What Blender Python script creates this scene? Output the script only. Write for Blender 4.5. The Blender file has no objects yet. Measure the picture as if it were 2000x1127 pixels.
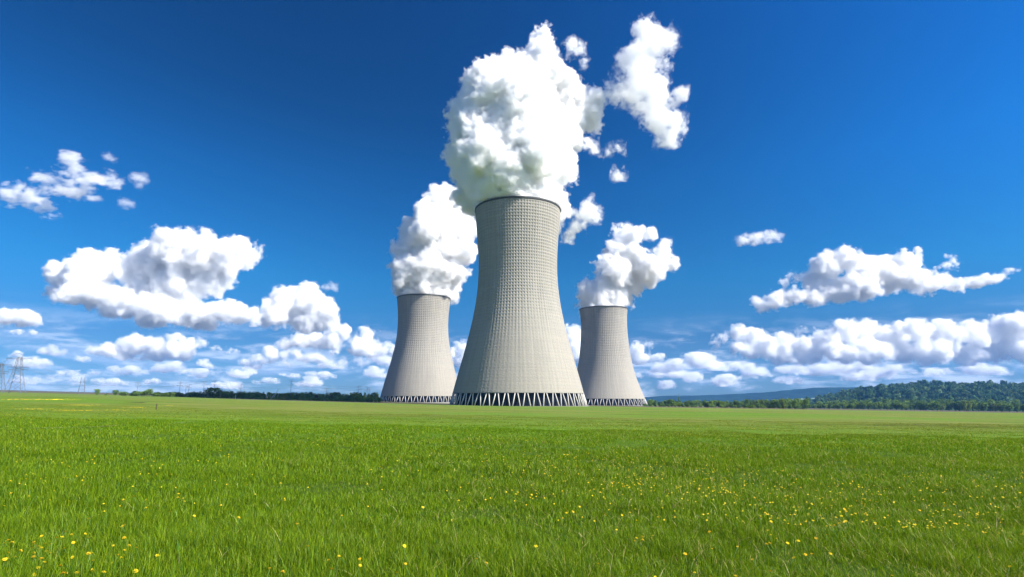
import bpy, math, random
import numpy as np
import openvdb
from mathutils import Vector
R = math.radians
sc = bpy.context.scene
COL = sc.collection
W, H = 2000, 1127                      # frame of the photograph, used for the field of view
F = 1150.0                             # focal length in those pixels
HOR = 787.0
PITCH = math.atan((HOR - H / 2) / F)
EYE = 1.5
SUN_AZ, SUN_EL = 114.0, 37.0

# ------------------------------------------------------------------ camera
cd = bpy.data.cameras.new('camera')
cam = bpy.data.objects.new('camera', cd)
COL.objects.link(cam)
cd.sensor_width = 36
cd.lens = 36 * F / W
cd.clip_start = .1
cd.clip_end = 120000
cam.location = (0, 0, EYE)
cam.rotation_euler = (R(90) + PITCH, 0, 0)
sc.camera = cam

# ------------------------------------------------------------------ sky, sun, exposure
sv = Vector((math.cos(R(SUN_EL)) * math.sin(R(SUN_AZ)), math.cos(R(SUN_EL)) * math.cos(R(SUN_AZ)), math.sin(R(SUN_EL))))


class NT:
    """small helper around a node tree"""
    def __init__(s, tree):
        s.t = tree

    def n(s, typ, **kw):
        nd = s.t.nodes.new(typ)
        for k, v in kw.items():
            if k.startswith('i_'):
                key = k[2:]
                key = int(key) if key.isdigit() else key.replace('_', ' ')
                nd.inputs[key].default_value = v
            else:
                setattr(nd, k, v)
        return nd

    def l(s, a, b):
        s.t.links.new(a, b)

    def math(s, op, a, b=None, clamp=False):
        nd = s.t.nodes.new('ShaderNodeMath')
        nd.operation = op
        nd.use_clamp = clamp
        for i, v in enumerate((a, b)):
            if v is None:
                continue
            if isinstance(v, (int, float)):
                nd.inputs[i].default_value = v
            else:
                s.l(v, nd.inputs[i])
        return nd.outputs[0]

    def vmath(s, op, a, b=None):
        nd = s.t.nodes.new('ShaderNodeVectorMath')
        nd.operation = op
        for i, v in enumerate((a, b)):
            if v is None:
                continue
            if isinstance(v, (tuple, list, Vector)):
                nd.inputs[i].default_value = v
            else:
                s.l(v, nd.inputs[i])
        return nd

    def mix(s, fac, a, b, blend='MIX'):
        nd = s.t.nodes.new('ShaderNodeMix')
        nd.data_type = 'RGBA'
        nd.blend_type = blend
        for sock, v in ((nd.inputs[0], fac), (nd.inputs[6], a), (nd.inputs[7], b)):
            if isinstance(v, (int, float)):
                sock.default_value = v
            elif isinstance(v, tuple):
                sock.default_value = v if len(v) == 4 else (*v, 1)
            else:
                s.l(v, sock)
        return nd.outputs[2]

    def ramp(s, x, pts):
        nd = s.t.nodes.new('ShaderNodeValToRGB')
        cr = nd.color_ramp
        while len(cr.elements) < len(pts):
            cr.elements.new(.5)
        for e, (p, c) in zip(cr.elements, pts):
            e.position = p
            e.color = c if len(c) == 4 else (*c, 1)
        s.l(x, nd.inputs[0])
        return nd.outputs[0]

    def smooth(s, x, a, b, lo=0., hi=1.):
        nd = s.t.nodes.new('ShaderNodeMapRange')
        nd.interpolation_type = 'SMOOTHSTEP'
        s.l(x, nd.inputs[0])
        for i, v in zip((1, 2, 3, 4), (a, b, lo, hi)):
            nd.inputs[i].default_value = v
        return nd.outputs[0]

    def noise(s, vec, scale, detail=4, rough=.55, dist=0.):
        nd = s.t.nodes.new('ShaderNodeTexNoise')
        nd.inputs['Scale'].default_value = scale
        nd.inputs['Detail'].default_value = detail
        nd.inputs['Roughness'].default_value = rough
        nd.inputs['Distortion'].default_value = dist
        if vec is not None:
            s.l(vec, nd.inputs['Vector'])
        return nd.outputs[0]

    def mapping(s, vec, scale=(1, 1, 1), loc=(0, 0, 0)):
        nd = s.t.nodes.new('ShaderNodeMapping')
        nd.inputs['Scale'].default_value = scale
        nd.inputs['Location'].default_value = loc
        s.l(vec, nd.inputs[0])
        return nd.outputs[0]


world = bpy.data.worlds.new("World")
sc.world = world
world.use_nodes = True
wn = NT(world.node_tree)
bg = world.node_tree.nodes['Background']
sky = wn.n('ShaderNodeTexSky', sky_type='NISHITA')
sky.sun_disc = False
sky.sun_elevation = R(SUN_EL)
sky.sun_rotation = R(SUN_AZ)
sky.air_density = 1.0
sky.dust_density = .25
sky.ozone_density = 3.0
tc = wn.n('ShaderNodeTexCoord')
dirv = wn.vmath('NORMALIZE', tc.outputs['Generated']).outputs[0]
cosun = wn.vmath('DOT_PRODUCT', dirv, tuple(sv)).outputs['Value']
c1_ = wn.math('ADD', cosun, .21)
c2 = wn.math('MULTIPLY', c1_, c1_)
sep = wn.n('ShaderNodeSeparateXYZ')
wn.l(dirv, sep.inputs[0])
elev = sep.outputs[2]
# sky light is polarised most at right angles to the sun and a filter darkens it there
pol = wn.math('MULTIPLY', wn.math('POWER', wn.math('SUBTRACT', 1.0, c2), 2.6), wn.smooth(elev, .0, .5, .16, .58))
dark = wn.math('SUBTRACT', 1.0, pol)
hs = wn.n('ShaderNodeHueSaturation', i_Saturation=1.32, i_Hue=.497)
wn.l(sky.outputs[0], hs.inputs['Color'])
skyc = wn.mix(1.0, hs.outputs[0], dark, 'MULTIPLY')
# clear deep blue air: little red is left, and the horizon is pale blue rather than white
tint = wn.ramp(elev, [(0.0, (.16, .26, .42)), (.10, (.13, .25, .40)), (.20, (.105, .41, .57)), (.36, (.10, .475, .73)), (.60, (.10, .405, .67))])
skyc = wn.mix(1.0, skyc, tint, 'MULTIPLY')
# far bands of stratus low over the horizon
plane = wn.mapping(dirv, (7, 7, 30))
n1 = wn.noise(plane, 1.3, 7, .6, .3)
n2 = wn.noise(wn.mapping(plane, (1, 1, 1), (.10, -.04, .12)), 1.3, 7, .6, .3)
cov = wn.math("MULTIPLY", wn.smooth(n1, .42, .62), wn.smooth(elev, .15, .04))
cov = wn.math('MULTIPLY', cov, wn.smooth(elev, -.01, .03, .45, .62))
lit = wn.smooth(wn.math('SUBTRACT', n1, n2), -.05, .09)
ccol = wn.mix(lit, (4.6, 5.9, 8.2, 1), (9.5, 10.2, 11.5, 1))
skyc = wn.vmath('SCALE', skyc)
skyc.inputs[3].default_value = 2.0
skyc = wn.mix(cov, skyc.outputs[0], ccol)
# white clouds added out of view, behind and to the right, as fill light
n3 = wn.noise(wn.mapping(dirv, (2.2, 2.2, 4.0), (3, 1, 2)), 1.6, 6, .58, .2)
fill_cov = wn.math('MULTIPLY', wn.smooth(n3, .40, .58), wn.smooth(sep.outputs[1], .10, -.22))
fill_cov = wn.math('MULTIPLY', fill_cov, wn.smooth(elev, .0, .10))
fill_cov = wn.math('MULTIPLY', fill_cov, wn.smooth(sep.outputs[0], -.25, .35))
skyc = wn.mix(wn.math('MULTIPLY', fill_cov, .62), skyc, wn.mix(wn.smooth(n3, .45, .75), (13.5, 13.8, 14.2, 1), (9.0, 9.8, 11.2, 1)))
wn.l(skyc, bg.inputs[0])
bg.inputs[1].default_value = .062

sd = bpy.data.lights.new('sun', 'SUN')
sun = bpy.data.objects.new('sun', sd)
COL.objects.link(sun)
sd.energy = 5.0
sd.angle = R(.5)
sd.color = (1, .95, .86)
sun.rotation_euler = sv.to_track_quat('Z', 'Y').to_euler()

sc.view_settings.view_transform = 'Standard'
sc.view_settings.look = 'None'
sc.view_settings.exposure = 1.02
sc.view_settings.gamma = 1
cy = sc.cycles
cy.max_bounces = 32
cy.diffuse_bounces = 4
cy.glossy_bounces = 2
cy.transmission_bounces = 4
cy.transparent_max_bounces = 128
cy.volume_bounces = 30
cy.use_denoising = True
cy.denoising_prefilter = 'ACCURATE'
cy.use_adaptive_sampling = True
cy.adaptive_threshold = .035
cy.sample_clamp_indirect = 8

# ------------------------------------------------------------------ helpers
rng = np.random.default_rng(11)
random.seed(4)


def ray(px, py):
    c = ((px - W / 2) / F, 1, -(py - H / 2) / F)
    cp, sp = math.cos(PITCH), math.sin(PITCH)
    return Vector((c[0], c[1] * cp - c[2] * sp, c[1] * sp + c[2] * cp))


def at(px, py, Y):
    r = ray(px, py)
    return Vector((0, 0, EYE)) + r * (Y / r.y)


def zdepth(p):
    return p.y * math.cos(PITCH) + (p.z - EYE) * math.sin(PITCH)


def tag(o, label=None, cat=None, group=None, kind=None):
    if label: o['label'] = label
    if cat: o['category'] = cat
    if group: o['group'] = group
    if kind: o['kind'] = kind
    return o


def link(name, me, parent=None, loc=None):
    o = bpy.data.objects.new(name, me)
    COL.objects.link(o)
    if parent is not None: o.parent = parent
    if loc is not None: o.location = loc
    return o


def empty(name, loc, rz=0):
    o = link(name, None, None, loc)
    o.rotation_euler = (0, 0, rz)
    return o


def copy_tree(o, parent=None):
    c = o.copy()
    COL.objects.link(c)
    if parent is not None: c.parent = parent
    for ch in o.children:
        copy_tree(ch, c)
    return c


def mesh_np(name, V, faces, mats=(), mi=None, smooth=False):
    """mesh from numpy vertices and a list of (n x k) face arrays"""
    me = bpy.data.meshes.new(name)
    V = np.asarray(V, np.float32)
    me.vertices.add(len(V))
    me.vertices.foreach_set('co', V.ravel())
    faces = [np.asarray(f, np.int32) for f in faces if len(f)]
    loops = np.concatenate([f.ravel() for f in faces])
    tot = np.concatenate([np.full(len(f), f.shape[1], np.int32) for f in faces])
    me.loops.add(len(loops))
    me.loops.foreach_set('vertex_index', loops)
    me.polygons.add(len(tot))
    me.polygons.foreach_set('loop_start', np.concatenate([[0], np.cumsum(tot)[:-1]]).astype(np.int32))
    if mi is not None: me.polygons.foreach_set('material_index', np.asarray(mi, np.int32))
    me.polygons.foreach_set('use_smooth', np.full(len(tot), smooth))
    for m in mats: me.materials.append(m)
    me.update()
    return me


class MB:
    """collects beams, tubes and boxes into one mesh"""
    def __init__(s):
        s.V = []; s.F = []; s.n = 0; s.tri = []

    def tube(s, pts, rad, seg=6, caps=True):
        pts = [Vector(p) for p in pts]
        if not hasattr(rad, '__len__'): rad = [rad] * len(pts)
        rings = []
        for i, p in enumerate(pts):
            d = (pts[min(i + 1, len(pts) - 1)] - pts[max(i - 1, 0)]).normalized()
            a = d.orthogonal().normalized() if abs(d.z) < .99 else Vector((1, 0, 0))
            if abs(d.z) < .99:
                a = d.cross(Vector((0, 0, 1))).normalized()
            b = d.cross(a).normalized()
            ring = []
            for k in range(seg):
                t = 2 * math.pi * (k + .5) / seg
                s.V.append(p + (a * math.cos(t) + b * math.sin(t)) * rad[i])
                ring.append(s.n); s.n += 1
            rings.append(ring)
        for r0, r1 in zip(rings, rings[1:]):
            for k in range(seg):
                s.F.append((r0[k], r0[(k + 1) % seg], r1[(k + 1) % seg], r1[k]))
        if caps:
            for ring, sg in ((rings[0], -1), (rings[-1], 1)):
                c = sum((s.V[i] for i in ring), Vector()) / seg
                s.V.append(c); ci = s.n; s.n += 1
                for k in range(seg):
                    t = (ring[k], ring[(k + 1) % seg], ci)
                    s.tri.append(t if sg > 0 else t[::-1])

    def box(s, c, sx, sy, sz):
        c = Vector(c)
        b = s.n
        for dz in (-1, 1):
            for dx, dy in ((-1, -1), (1, -1), (1, 1), (-1, 1)):
                s.V.append(c + Vector((dx * sx / 2, dy * sy / 2, dz * sz / 2))); s.n += 1
        for f in ((3, 2, 1, 0), (4, 5, 6, 7), (0, 1, 5, 4), (1, 2, 6, 5), (2, 3, 7, 6), (3, 0, 4, 7)):
            s.F.append(tuple(b + i for i in f))

    def mesh(s, name, mat, smooth=False):
        return mesh_np(name, np.array([tuple(v) for v in s.V]), [np.array(s.F).reshape(-1, 4), np.array(s.tri).reshape(-1, 3)], [mat], None, smooth)

    def build(s, name, mat, parent=None, smooth=False):
        return link(name, s.mesh(name, mat, smooth), parent)


def material(name):
    m = bpy.data.materials.new(name)
    m.use_nodes = True
    return m, NT(m.node_tree), m.node_tree.nodes['Principled BSDF']


def plain(name, col, rough=.8, spec=.3, var=.15, scale=1.5):
    m, t, b = material(name)
    g = t.n('ShaderNodeNewGeometry')
    n = t.noise(g.outputs['Position'], scale, 4)
    t.l(t.mix(n, tuple(c * (1 - var) for c in col), tuple(c * (1 + var) for c in col)), b.inputs['Base Color'])
    b.inputs['Roughness'].default_value = rough
    b.inputs['Specular IOR Level'].default_value = spec
    return m


# ------------------------------------------------------------------ terrain
_tn = np.random.default_rng(3)
_waves = [(_tn.uniform(.012, .06), _tn.uniform(-.35, .35), _tn.uniform(0, 6.28), _tn.uniform(.4, 1)) for _ in range(9)]


def sstep(x, a, b):
    t = np.clip((x - a) / (b - a), 0, 1)
    return t * t * (3 - 2 * t)


def height(x, y):
    x = np.asarray(x, float); y = np.asarray(y, float)
    d = np.hypot(x, y)
    u = np.zeros_like(d)
    for k, sk, ph, a in _waves:
        u = u + a * np.sin(k * (y + sk * x) + ph)
    near = .030 * np.sin(.9 * x + .6 * y) + .035 * np.sin(.45 * x - .8 * y + 1)
    far = sstep(d, 25, 90) * (1 - .55 * sstep(d, 200, 600))
    sl = .0155 + .0102 * sstep(-x, -60, 60)
    dip = -1.15 * sstep(d, 120, 430) * sstep(-x, -80, 60)
    return -sl * x + dip + u * .050 * far + near * sstep(d, 1, 6) * (1 - sstep(d, 40, 120))


def hz(x, y):
    return float(height(x, y))


def ground_at(px, py):
    """where the ray through a pixel meets the ground"""
    r = ray(px, py)
    lo, hi = None, None
    t = 1.0
    while t < 9000:
        p = Vector((0, 0, EYE)) + r * t
        if p.z < hz(p.x, p.y):
            hi = t; lo = t / 1.02
            break
        t *= 1.02
    if hi is None: return None
    for _ in range(20):
        m = (lo + hi) / 2
        p = Vector((0, 0, EYE)) + r * m
        if p.z < hz(p.x, p.y): hi = m
        else: lo = m
    return Vector((0, 0, EYE)) + r * hi


def on_ground(px, Y):
    x = (px - W / 2) / F * Y * 1.0 / math.cos(PITCH)
    # column of the picture at the height of the horizon
    r = ray(px, HOR)
    x = r.x / r.y * Y
    return Vector((x, Y, hz(x, Y)))


# ------------------------------------------------------------------ ground sheet
def build_ground():
    ys = np.concatenate([np.linspace(-150, 2, 20)[:-1], 2 * (7000 / 2) ** (np.linspace(0, 1, 420))])
    u = np.linspace(-1, 1, 301)
    u = np.sign(u) * np.abs(u) ** 1.4
    hw = np.clip(160 + 1.08 * np.maximum(ys, 0), 0, 6400)
    X = u[None, :] * hw[:, None]
    Y = np.repeat(ys[:, None], len(u), 1)
    Z = height(X, Y)
    V = np.stack([X, Y, Z], -1).reshape(-1, 3)
    nr, nc = X.shape
    i = np.arange(nr * nc).reshape(nr, nc)
    q = np.stack([i[:-1, :-1], i[:-1, 1:], i[1:, 1:], i[1:, :-1]], -1).reshape(-1, 4)
    m, t, b = material('meadow_ground')
    g = t.n('ShaderNodeNewGeometry')
    pos = g.outputs['Position']
    sp = t.n('ShaderNodeSeparateXYZ'); t.l(pos, sp.inputs[0])
    fine = t.noise(pos, 3.0, 6, .7)
    mid = t.noise(t.mapping(pos, (.05, .16, 1)), 1.0, 6, .65, .4)
    big = t.noise(t.mapping(pos, (.006, .018, 1), (7, 3, 0)), 1.0, 5, .6, .5)
    grn = t.mix(t.smooth(mid, .3, .7), (.085, .185, .006), (.135, .240, .010))
    grn = t.mix(t.smooth(fine, .35, .75), grn, (.075, .165, .008))
    olv = t.mix(t.smooth(mid, .32, .68), (.112, .168, .018), (.185, .195, .044))
    olv = t.mix(t.smooth(big, .45, .62), olv, (.105, .200, .014))
    edge = t.math('ADD', sp.outputs[1], t.math('MULTIPLY', t.math('SUBTRACT', big, .5), 60.0))
    edge = t.math('ADD', edge, t.math('MULTIPLY', sp.outputs[0], .12))
    soil = t.mix(t.smooth(fine, .35, .7), (.040, .080, .006), (.075, .125, .012))
    grn = t.mix(t.smooth(sp.outputs[1], 34, 16), grn, soil)
    col = t.mix(t.smooth(edge, 20, 70), grn, olv)
    # greener again close to the towers
    tw = t.math('ADD', sp.outputs[1], t.math('MULTIPLY', t.math('SUBTRACT', mid, .5), 90.0))
    col = t.mix(t.math('MULTIPLY', t.smooth(tw, 210, 330), .42), col, (.130, .200, .024))
    # tilled strips and worn lines across the field
    ln = t.noise(t.mapping(pos, (.012, .11, 1), (3, 1, 0)), 1.0, 7, .72, .3)
    col = t.mix(t.math('MULTIPLY', t.smooth(ln, .52, .70), t.smooth(sp.outputs[1], 25, 60)), col, (.060, .095, .012))
    col = t.mix(t.math('MULTIPLY', t.smooth(ln, .46, .30), t.smooth(sp.outputs[1], 30, 80, 0, .6)), col, (.200, .215, .060))
    # gravel tone added to mute green bounce, bare earth before the right hand trees
    gx = t.math('MULTIPLY', t.smooth(t.math('ADD', sp.outputs[0], t.math('MULTIPLY', sp.outputs[1], .55)), 20, 60), t.smooth(sp.outputs[1], 438, 452))
    gx = t.math('MAXIMUM', gx, t.math('MAXIMUM', t.smooth(sp.outputs[1], 640, 680), t.smooth(sp.outputs[1], 0, -12)))  # same tone added far off and behind the camera, for neutral bounce
    col = t.mix(gx, col, t.mix(fine, (.085, .080, .045), (.135, .115, .065)))
    t.l(col, b.inputs['Base Color'])
    b.inputs['Roughness'].default_value = .95
    b.inputs['Specular IOR Level'].default_value = .1
    bp = t.n('ShaderNodeBump', i_Strength=.6, i_Distance=.25)
    t.l(t.noise(t.mapping(pos, (1, 1, 1)), 2.2, 8, .75), bp.inputs['Height'])
    t.l(bp.outputs[0], b.inputs['Normal'])
    me = mesh_np('meadow', V, [q], [m], None, True)
    o = link('ground', me)
    tag(o, 'broad green meadow sloping gently down to the right', 'ground', kind='structure')


build_ground()


# ------------------------------------------------------------------ cooling towers
def concrete(name):
    m, t, b = material(name)
    txc = t.n('ShaderNodeTexCoord')
    obj = txc.outputs['Object']
    sp = t.n('ShaderNodeSeparateXYZ'); t.l(obj, sp.inputs[0])
    ang = t.math('ARCTAN2', sp.outputs[1], sp.outputs[0])
    cb = t.n('ShaderNodeCombineXYZ')
    t.l(t.math('MULTIPLY', ang, 40.0), cb.inputs[0]); t.l(sp.outputs[2], cb.inputs[1])
    uv = cb.outputs[0]
    streak = t.noise(t.mapping(uv, (.9, .018, 1)), 1.0, 5, .65)
    lift = t.noise(t.mapping(uv, (.012, .42, 1)), 1.0, 3, .6)
    blot = t.noise(t.mapping(uv, (.05, .05, 1)), 1.0, 5, .6)
    grain = t.noise(uv, 1.6, 5, .7)
    c = t.mix(t.smooth(streak, .32, .70), (.245, .230, .202), (.345, .325, .285))
    c = t.mix(t.math('MULTIPLY', t.smooth(lift, .42, .66), .40), c, (.35, .325, .272))
    c = t.mix(t.math('MULTIPLY', t.smooth(blot, .52, .72), .45), c, (.235, .228, .208))
    runs = t.noise(t.mapping(uv, (1.6, .006, 1), (4, 0, 0)), 1.0, 4, .6)
    c = t.mix(t.math('MULTIPLY', t.smooth(runs, .55, .72), t.smooth(sp.outputs[2], 40, 140, .12, .55)), c, (.15, .145, .135))
    # the lower courses are a warmer, younger concrete
    c = t.mix(t.smooth(sp.outputs[2], 85, 10, 0, .5), c, t.mix(grain, (.275, .25, .207), (.35, .32, .265)))
    c = t.mix(t.math('MULTIPLY', t.smooth(grain, .35, .7), .25), c, (.27, .258, .235))
    # formwork joints, course by course
    fr = t.math('FRACT', t.math('DIVIDE', sp.outputs[2], 2.45))
    j = t.smooth(t.math('ABSOLUTE', t.math('SUBTRACT', fr, .5)), .40, .49)
    c = t.mix(t.math('MULTIPLY', j, .18), c, (.13, .115, .095))
    t.l(c, b.inputs['Base Color'])
    b.inputs['Roughness'].default_value = .9
    b.inputs['Specular IOR Level'].default_value = .2
    bp = t.n('ShaderNodeBump', i_Strength=.35, i_Distance=.15)
    t.l(grain, bp.inputs['Height']); t.l(bp.outputs[0], b.inputs['Normal'])
    return m


M_CONC = concrete('weathered_concrete')
M_LEG = plain('pale_leg_concrete', (.56, .54, .49), .8, .2, .08, .6)
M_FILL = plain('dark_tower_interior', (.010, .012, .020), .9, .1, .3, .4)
M_RIM = plain('dark_rim_steel', (.055, .055, .055), .7, .3, .2, .8)
M_KERB = plain('basin_concrete', (.30, .29, .26), .9, .2, .1, .8)


def solve_profile(px0, Y, rows):
    """rows of (y, half width) in the photograph -> (z, radius) about the tower's axis at distance Y"""
    out = []
    for y, hw in rows:
        p = at(px0, y, Y)
        r = hw / F * zdepth(p)
        D = math.hypot(p.x, p.y)
        out.append((p.z, r * D / math.sqrt(D * D + r * r)))
    return out


def cooling_tower(label, px, Y, rows, leg_h, nribs, npairs, depth, seed):
    base = on_ground(px, Y)
    prof = solve_profile(px, Y, rows)
    prof = sorted((z - base.z, r) for z, r in prof)
    ztop = prof[-1][0]
    zs = np.array([p[0] for p in prof]); rs = np.array([p[1] for p in prof])
    co = np.polyfit(zs, rs, 5 if len(zs) > 6 else 4)
    rad = lambda z: np.polyval(co, z)
    root = empty('cooling_tower', base)
    tag(root, label, 'cooling tower', 'cooling towers of the power plant')
    # shell with its upright ribs and hoops in relief
    course = 2.45
    nz = int((ztop - leg_h) / course)
    z = leg_h + (ztop - leg_h) * np.arange(nz * 4 + 1) / (nz * 4)
    na = nribs * 4
    th = 2 * np.pi * np.arange(na) / na
    rib = np.tile(np.array([0, 1, 1, 0.]), nribs)
    hoop = np.array([[0, 1., 1, 0][k % 4] for k in range(len(z))])
    f = z / ztop
    amp = depth * (.16 + .84 * sstep(f, .24, .58))
    hk = .55 + .45 * sstep(f, .25, .60)
    rel = np.maximum(rib[None, :], hoop[:, None] * hk[:, None])
    jit = np.random.default_rng(seed).normal(0, .05, rel.shape)
    Rr = rad(z)[:, None] + amp[:, None] * (rel - .5) + jit * .5
    Vo = np.stack([Rr * np.cos(th), Rr * np.sin(th), np.repeat(z[:, None], na, 1)], -1).reshape(-1, 3)
    ri = rad(z)[:, None] - 1.1
    ri = np.repeat(ri, na, 1)
    Vi = np.stack([ri * np.cos(th), ri * np.sin(th), np.repeat(z[:, None], na, 1)], -1).reshape(-1, 3)
    i = np.arange(len(z) * na).reshape(len(z), na)
    j = np.roll(i, -1, 1)
    qo = np.stack([i[:-1], j[:-1], j[1:], i[1:]], -1).reshape(-1, 4)
    k = len(Vo)
    qi = (np.stack([i[:-1], i[1:], j[1:], j[:-1]], -1).reshape(-1, 4)) + k
    top = np.stack([i[-1], j[-1], j[-1] + k, i[-1] + k], -1)
    bot = np.stack([i[0], i[0] + k, j[0] + k, j[0]], -1)
    me = mesh_np('shell', np.concatenate([Vo, Vi]), [qo, qi, top, bot], [M_CONC])
    link('shell', me, root)

    def ring(name, prof2, mat, seg=144):
        t = 2 * np.pi * np.arange(seg) / seg
        P = np.array(prof2)
        V = np.stack([P[:, 0, None] * np.cos(t), P[:, 0, None] * np.sin(t), np.repeat(P[:, 1, None], seg, 1)], -1).reshape(-1, 3)
        n = len(P)
        a = np.arange(n * seg).reshape(n, seg); bq = np.roll(a, -1, 1)
        q = np.stack([a, bq, np.roll(bq, -1, 0), np.roll(a, -1, 0)], -1).reshape(-1, 4)
        return link(name, mesh_np(name, V, [q], [mat], None, False), root)
    rt = float(rad(ztop))
    ring('rim', [(rt + .75, ztop - .55), (rt + .75, ztop + .75), (rt - 1.3, ztop + .75), (rt - 1.3, ztop + .02), (rt + .35, ztop + .02), (rt + .35, ztop - .55)], M_RIM)
    rb = float(rad(leg_h)); r0 = float(rad(0.2))
    ring('ring_beam', [(rb + .35, leg_h - .55), (rb + .35, leg_h - .004), (rb - 1.3, leg_h - .004), (rb - 1.3, leg_h - .55)], M_KERB)
    ring('basin_kerb', [(r0 + 1.6, -1.5), (r0 + 1.6, .06), (r0 - 1.9, .06), (r0 - 1.9, -1.5)], M_KERB)
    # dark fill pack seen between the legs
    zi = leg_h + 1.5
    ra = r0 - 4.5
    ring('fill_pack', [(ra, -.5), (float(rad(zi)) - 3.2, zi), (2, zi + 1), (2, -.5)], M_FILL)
    # inclined columns, in pairs that lean together
    step = 2 * math.pi / npairs
    rg = random.Random(seed)
    for kk in range(npairs):
        a0 = kk * step + step * .25
        for s in (-1, 1):
            ab = a0 + s * step * .36
            at_ = a0 + s * step * .13
            mb = MB()
            mb.tube([(r0 * math.cos(ab), r0 * math.sin(ab), .2), (rb * math.cos(at_) - .2 * math.cos(at_), (rb - .2) * math.sin(at_), leg_h - .5)], [.45, .36], 8)
            mb.build('leg', M_LEG, root, True)
    return dict(base=base, ztop=ztop + base.z, rtop=rt, Y=Y, px=px)


T_MAIN = cooling_tower('largest concrete cooling tower in the middle, towering over the other two', 1012, 470,
                       [(413, 82.5), (450, 79.5), (494, 77.4), (525, 76.4), (558, 77.6), (592, 82.0), (626, 88.5), (660, 97.5), (697.5, 108.5), (735, 118.5), (763.5, 126.5), (790, 134)],
                       9.8, 96, 46, .36, 1)
T_LEFT = cooling_tower('smaller cooling tower to the left, standing behind the big one', 822, 870,
                       [(584, 51.3), (605, 49.6), (628, 48.4), (642, 48.7), (670, 51.8), (697.5, 57.6), (725, 64.8), (750, 72), (774, 77.5), (786, 80)],
                       9.0, 84, 44, .32, 2)
T_RIGHT = cooling_tower('smallest cooling tower to the right, nearest the distant blue ridge', 1184, 900,
                        [(605, 46.2), (625, 44.8), (642, 44.2), (670, 46.2), (697.5, 50), (725, 55.5), (750, 63), (774, 73), (790, 79)],
                        10.0, 84, 44, .32, 3)


# ------------------------------------------------------------------ clouds and steam
def bsp(n, period, off):
    m = int(n / period) + 5
    x = np.arange(n) / period + off + 1
    i = np.floor(x).astype(int); f = (x - i).astype(np.float32)
    Wt = np.zeros((n, m + 1), np.float32)
    r = np.arange(n)
    for k, wk in enumerate(((1 - f) ** 3 / 6, (3 * f ** 3 - 6 * f * f + 4) / 6, (-3 * f ** 3 + 3 * f * f + 3 * f + 1) / 6, f ** 3 / 6)):
        Wt[r, np.clip(i - 1 + k, 0, m)] += wk
    return Wt


def noise3(shape, per, rg):
    Ws = [bsp(n, p, rg.random()) for n, p in zip(shape, per)]
    L = rg.standard_normal([w.shape[1] for w in Ws]).astype(np.float32)
    a = np.tensordot(Ws[2], L, (1, 2))
    a = np.tensordot(Ws[1], a, (1, 2))
    return np.tensordot(Ws[0], a, (1, 2)) * np.float32(1.9)


def fbm(shape, per, octs, rg, gain, billow):
    out = np.zeros(shape, np.float32)
    p = np.array(per, float); a = 1.0
    for o in range(octs):
        n = noise3(shape, p, rg)
        out += np.float32(a) * (n * (1 - billow) + (np.abs(n) * 1.3 - .75) * billow)
        a *= gain
        if p.min() <= 1.7: break
        p = np.maximum(p / 2, 1.6)
    return out


def stamp(Fd, org, vox, c, r, sq):
    lo = [max(0, int((c[k] - r * sq[k] * 1.6 - org[k]) / vox)) for k in range(3)]
    hi = [min(Fd.shape[k], int((c[k] + r * sq[k] * 1.6 - org[k]) / vox) + 2) for k in range(3)]
    if any(h <= l for l, h in zip(lo, hi)): return
    g = [((np.arange(lo[k], hi[k]) * vox + org[k] - c[k]) / sq[k]) ** 2 for k in range(3)]
    d = r - np.sqrt(g[0][:, None, None] + g[1][None, :, None] + g[2][None, None, :])
    s = Fd[lo[0]:hi[0], lo[1]:hi[1], lo[2]:hi[2]]
    np.maximum(s, d.astype(np.float32), out=s)


def sprout(blobs, rg, levels, n, ratio, up, zb):
    allb = list(blobs); cur = list(blobs)
    for l in range(levels):
        nx = []
        for (c, r, sq) in cur:
            for _ in range(n):
                d = rg.standard_normal(3); d[2] += up; d /= np.linalg.norm(d)
                rr = r * rg.uniform(*ratio)
                cc = np.array(c) + d * np.array(sq) * r * rg.uniform(.58, .92)
                if cc[2] < zb: continue
                nx.append((cc, rr, tuple((1 + s) / 2 for s in sq) if l == 0 else (1, 1, 1)))
        allb += nx; cur = nx
    return allb


def vapour(name, mfp, alpha, aniso=.0):
    m = bpy.data.materials.new(name)
    m.use_nodes = True
    t = NT(m.node_tree)
    m.node_tree.nodes.clear()
    o = t.n('ShaderNodeOutputMaterial')
    v = t.n('ShaderNodeVolumePrincipled')
    v.inputs['Color'].default_value = (1, 1, 1, 1)
    v.inputs['Density'].default_value = 1.0 / mfp
    v.inputs['Anisotropy'].default_value = aniso
    t.l(v.outputs[0], o.inputs[1])
    mx = t.n('ShaderNodeMixShader')
    mx.inputs[0].default_value = alpha
    t.l(t.n('ShaderNodeBsdfTransparent').outputs[0], mx.inputs[1])
    d = t.n('ShaderNodeBsdfDiffuse')
    d.inputs[0].default_value = (.95, .95, .95, 1)
    t.l(d.outputs[0], mx.inputs[2])
    t.l(mx.outputs[0], o.inputs[0])
    return m


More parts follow.
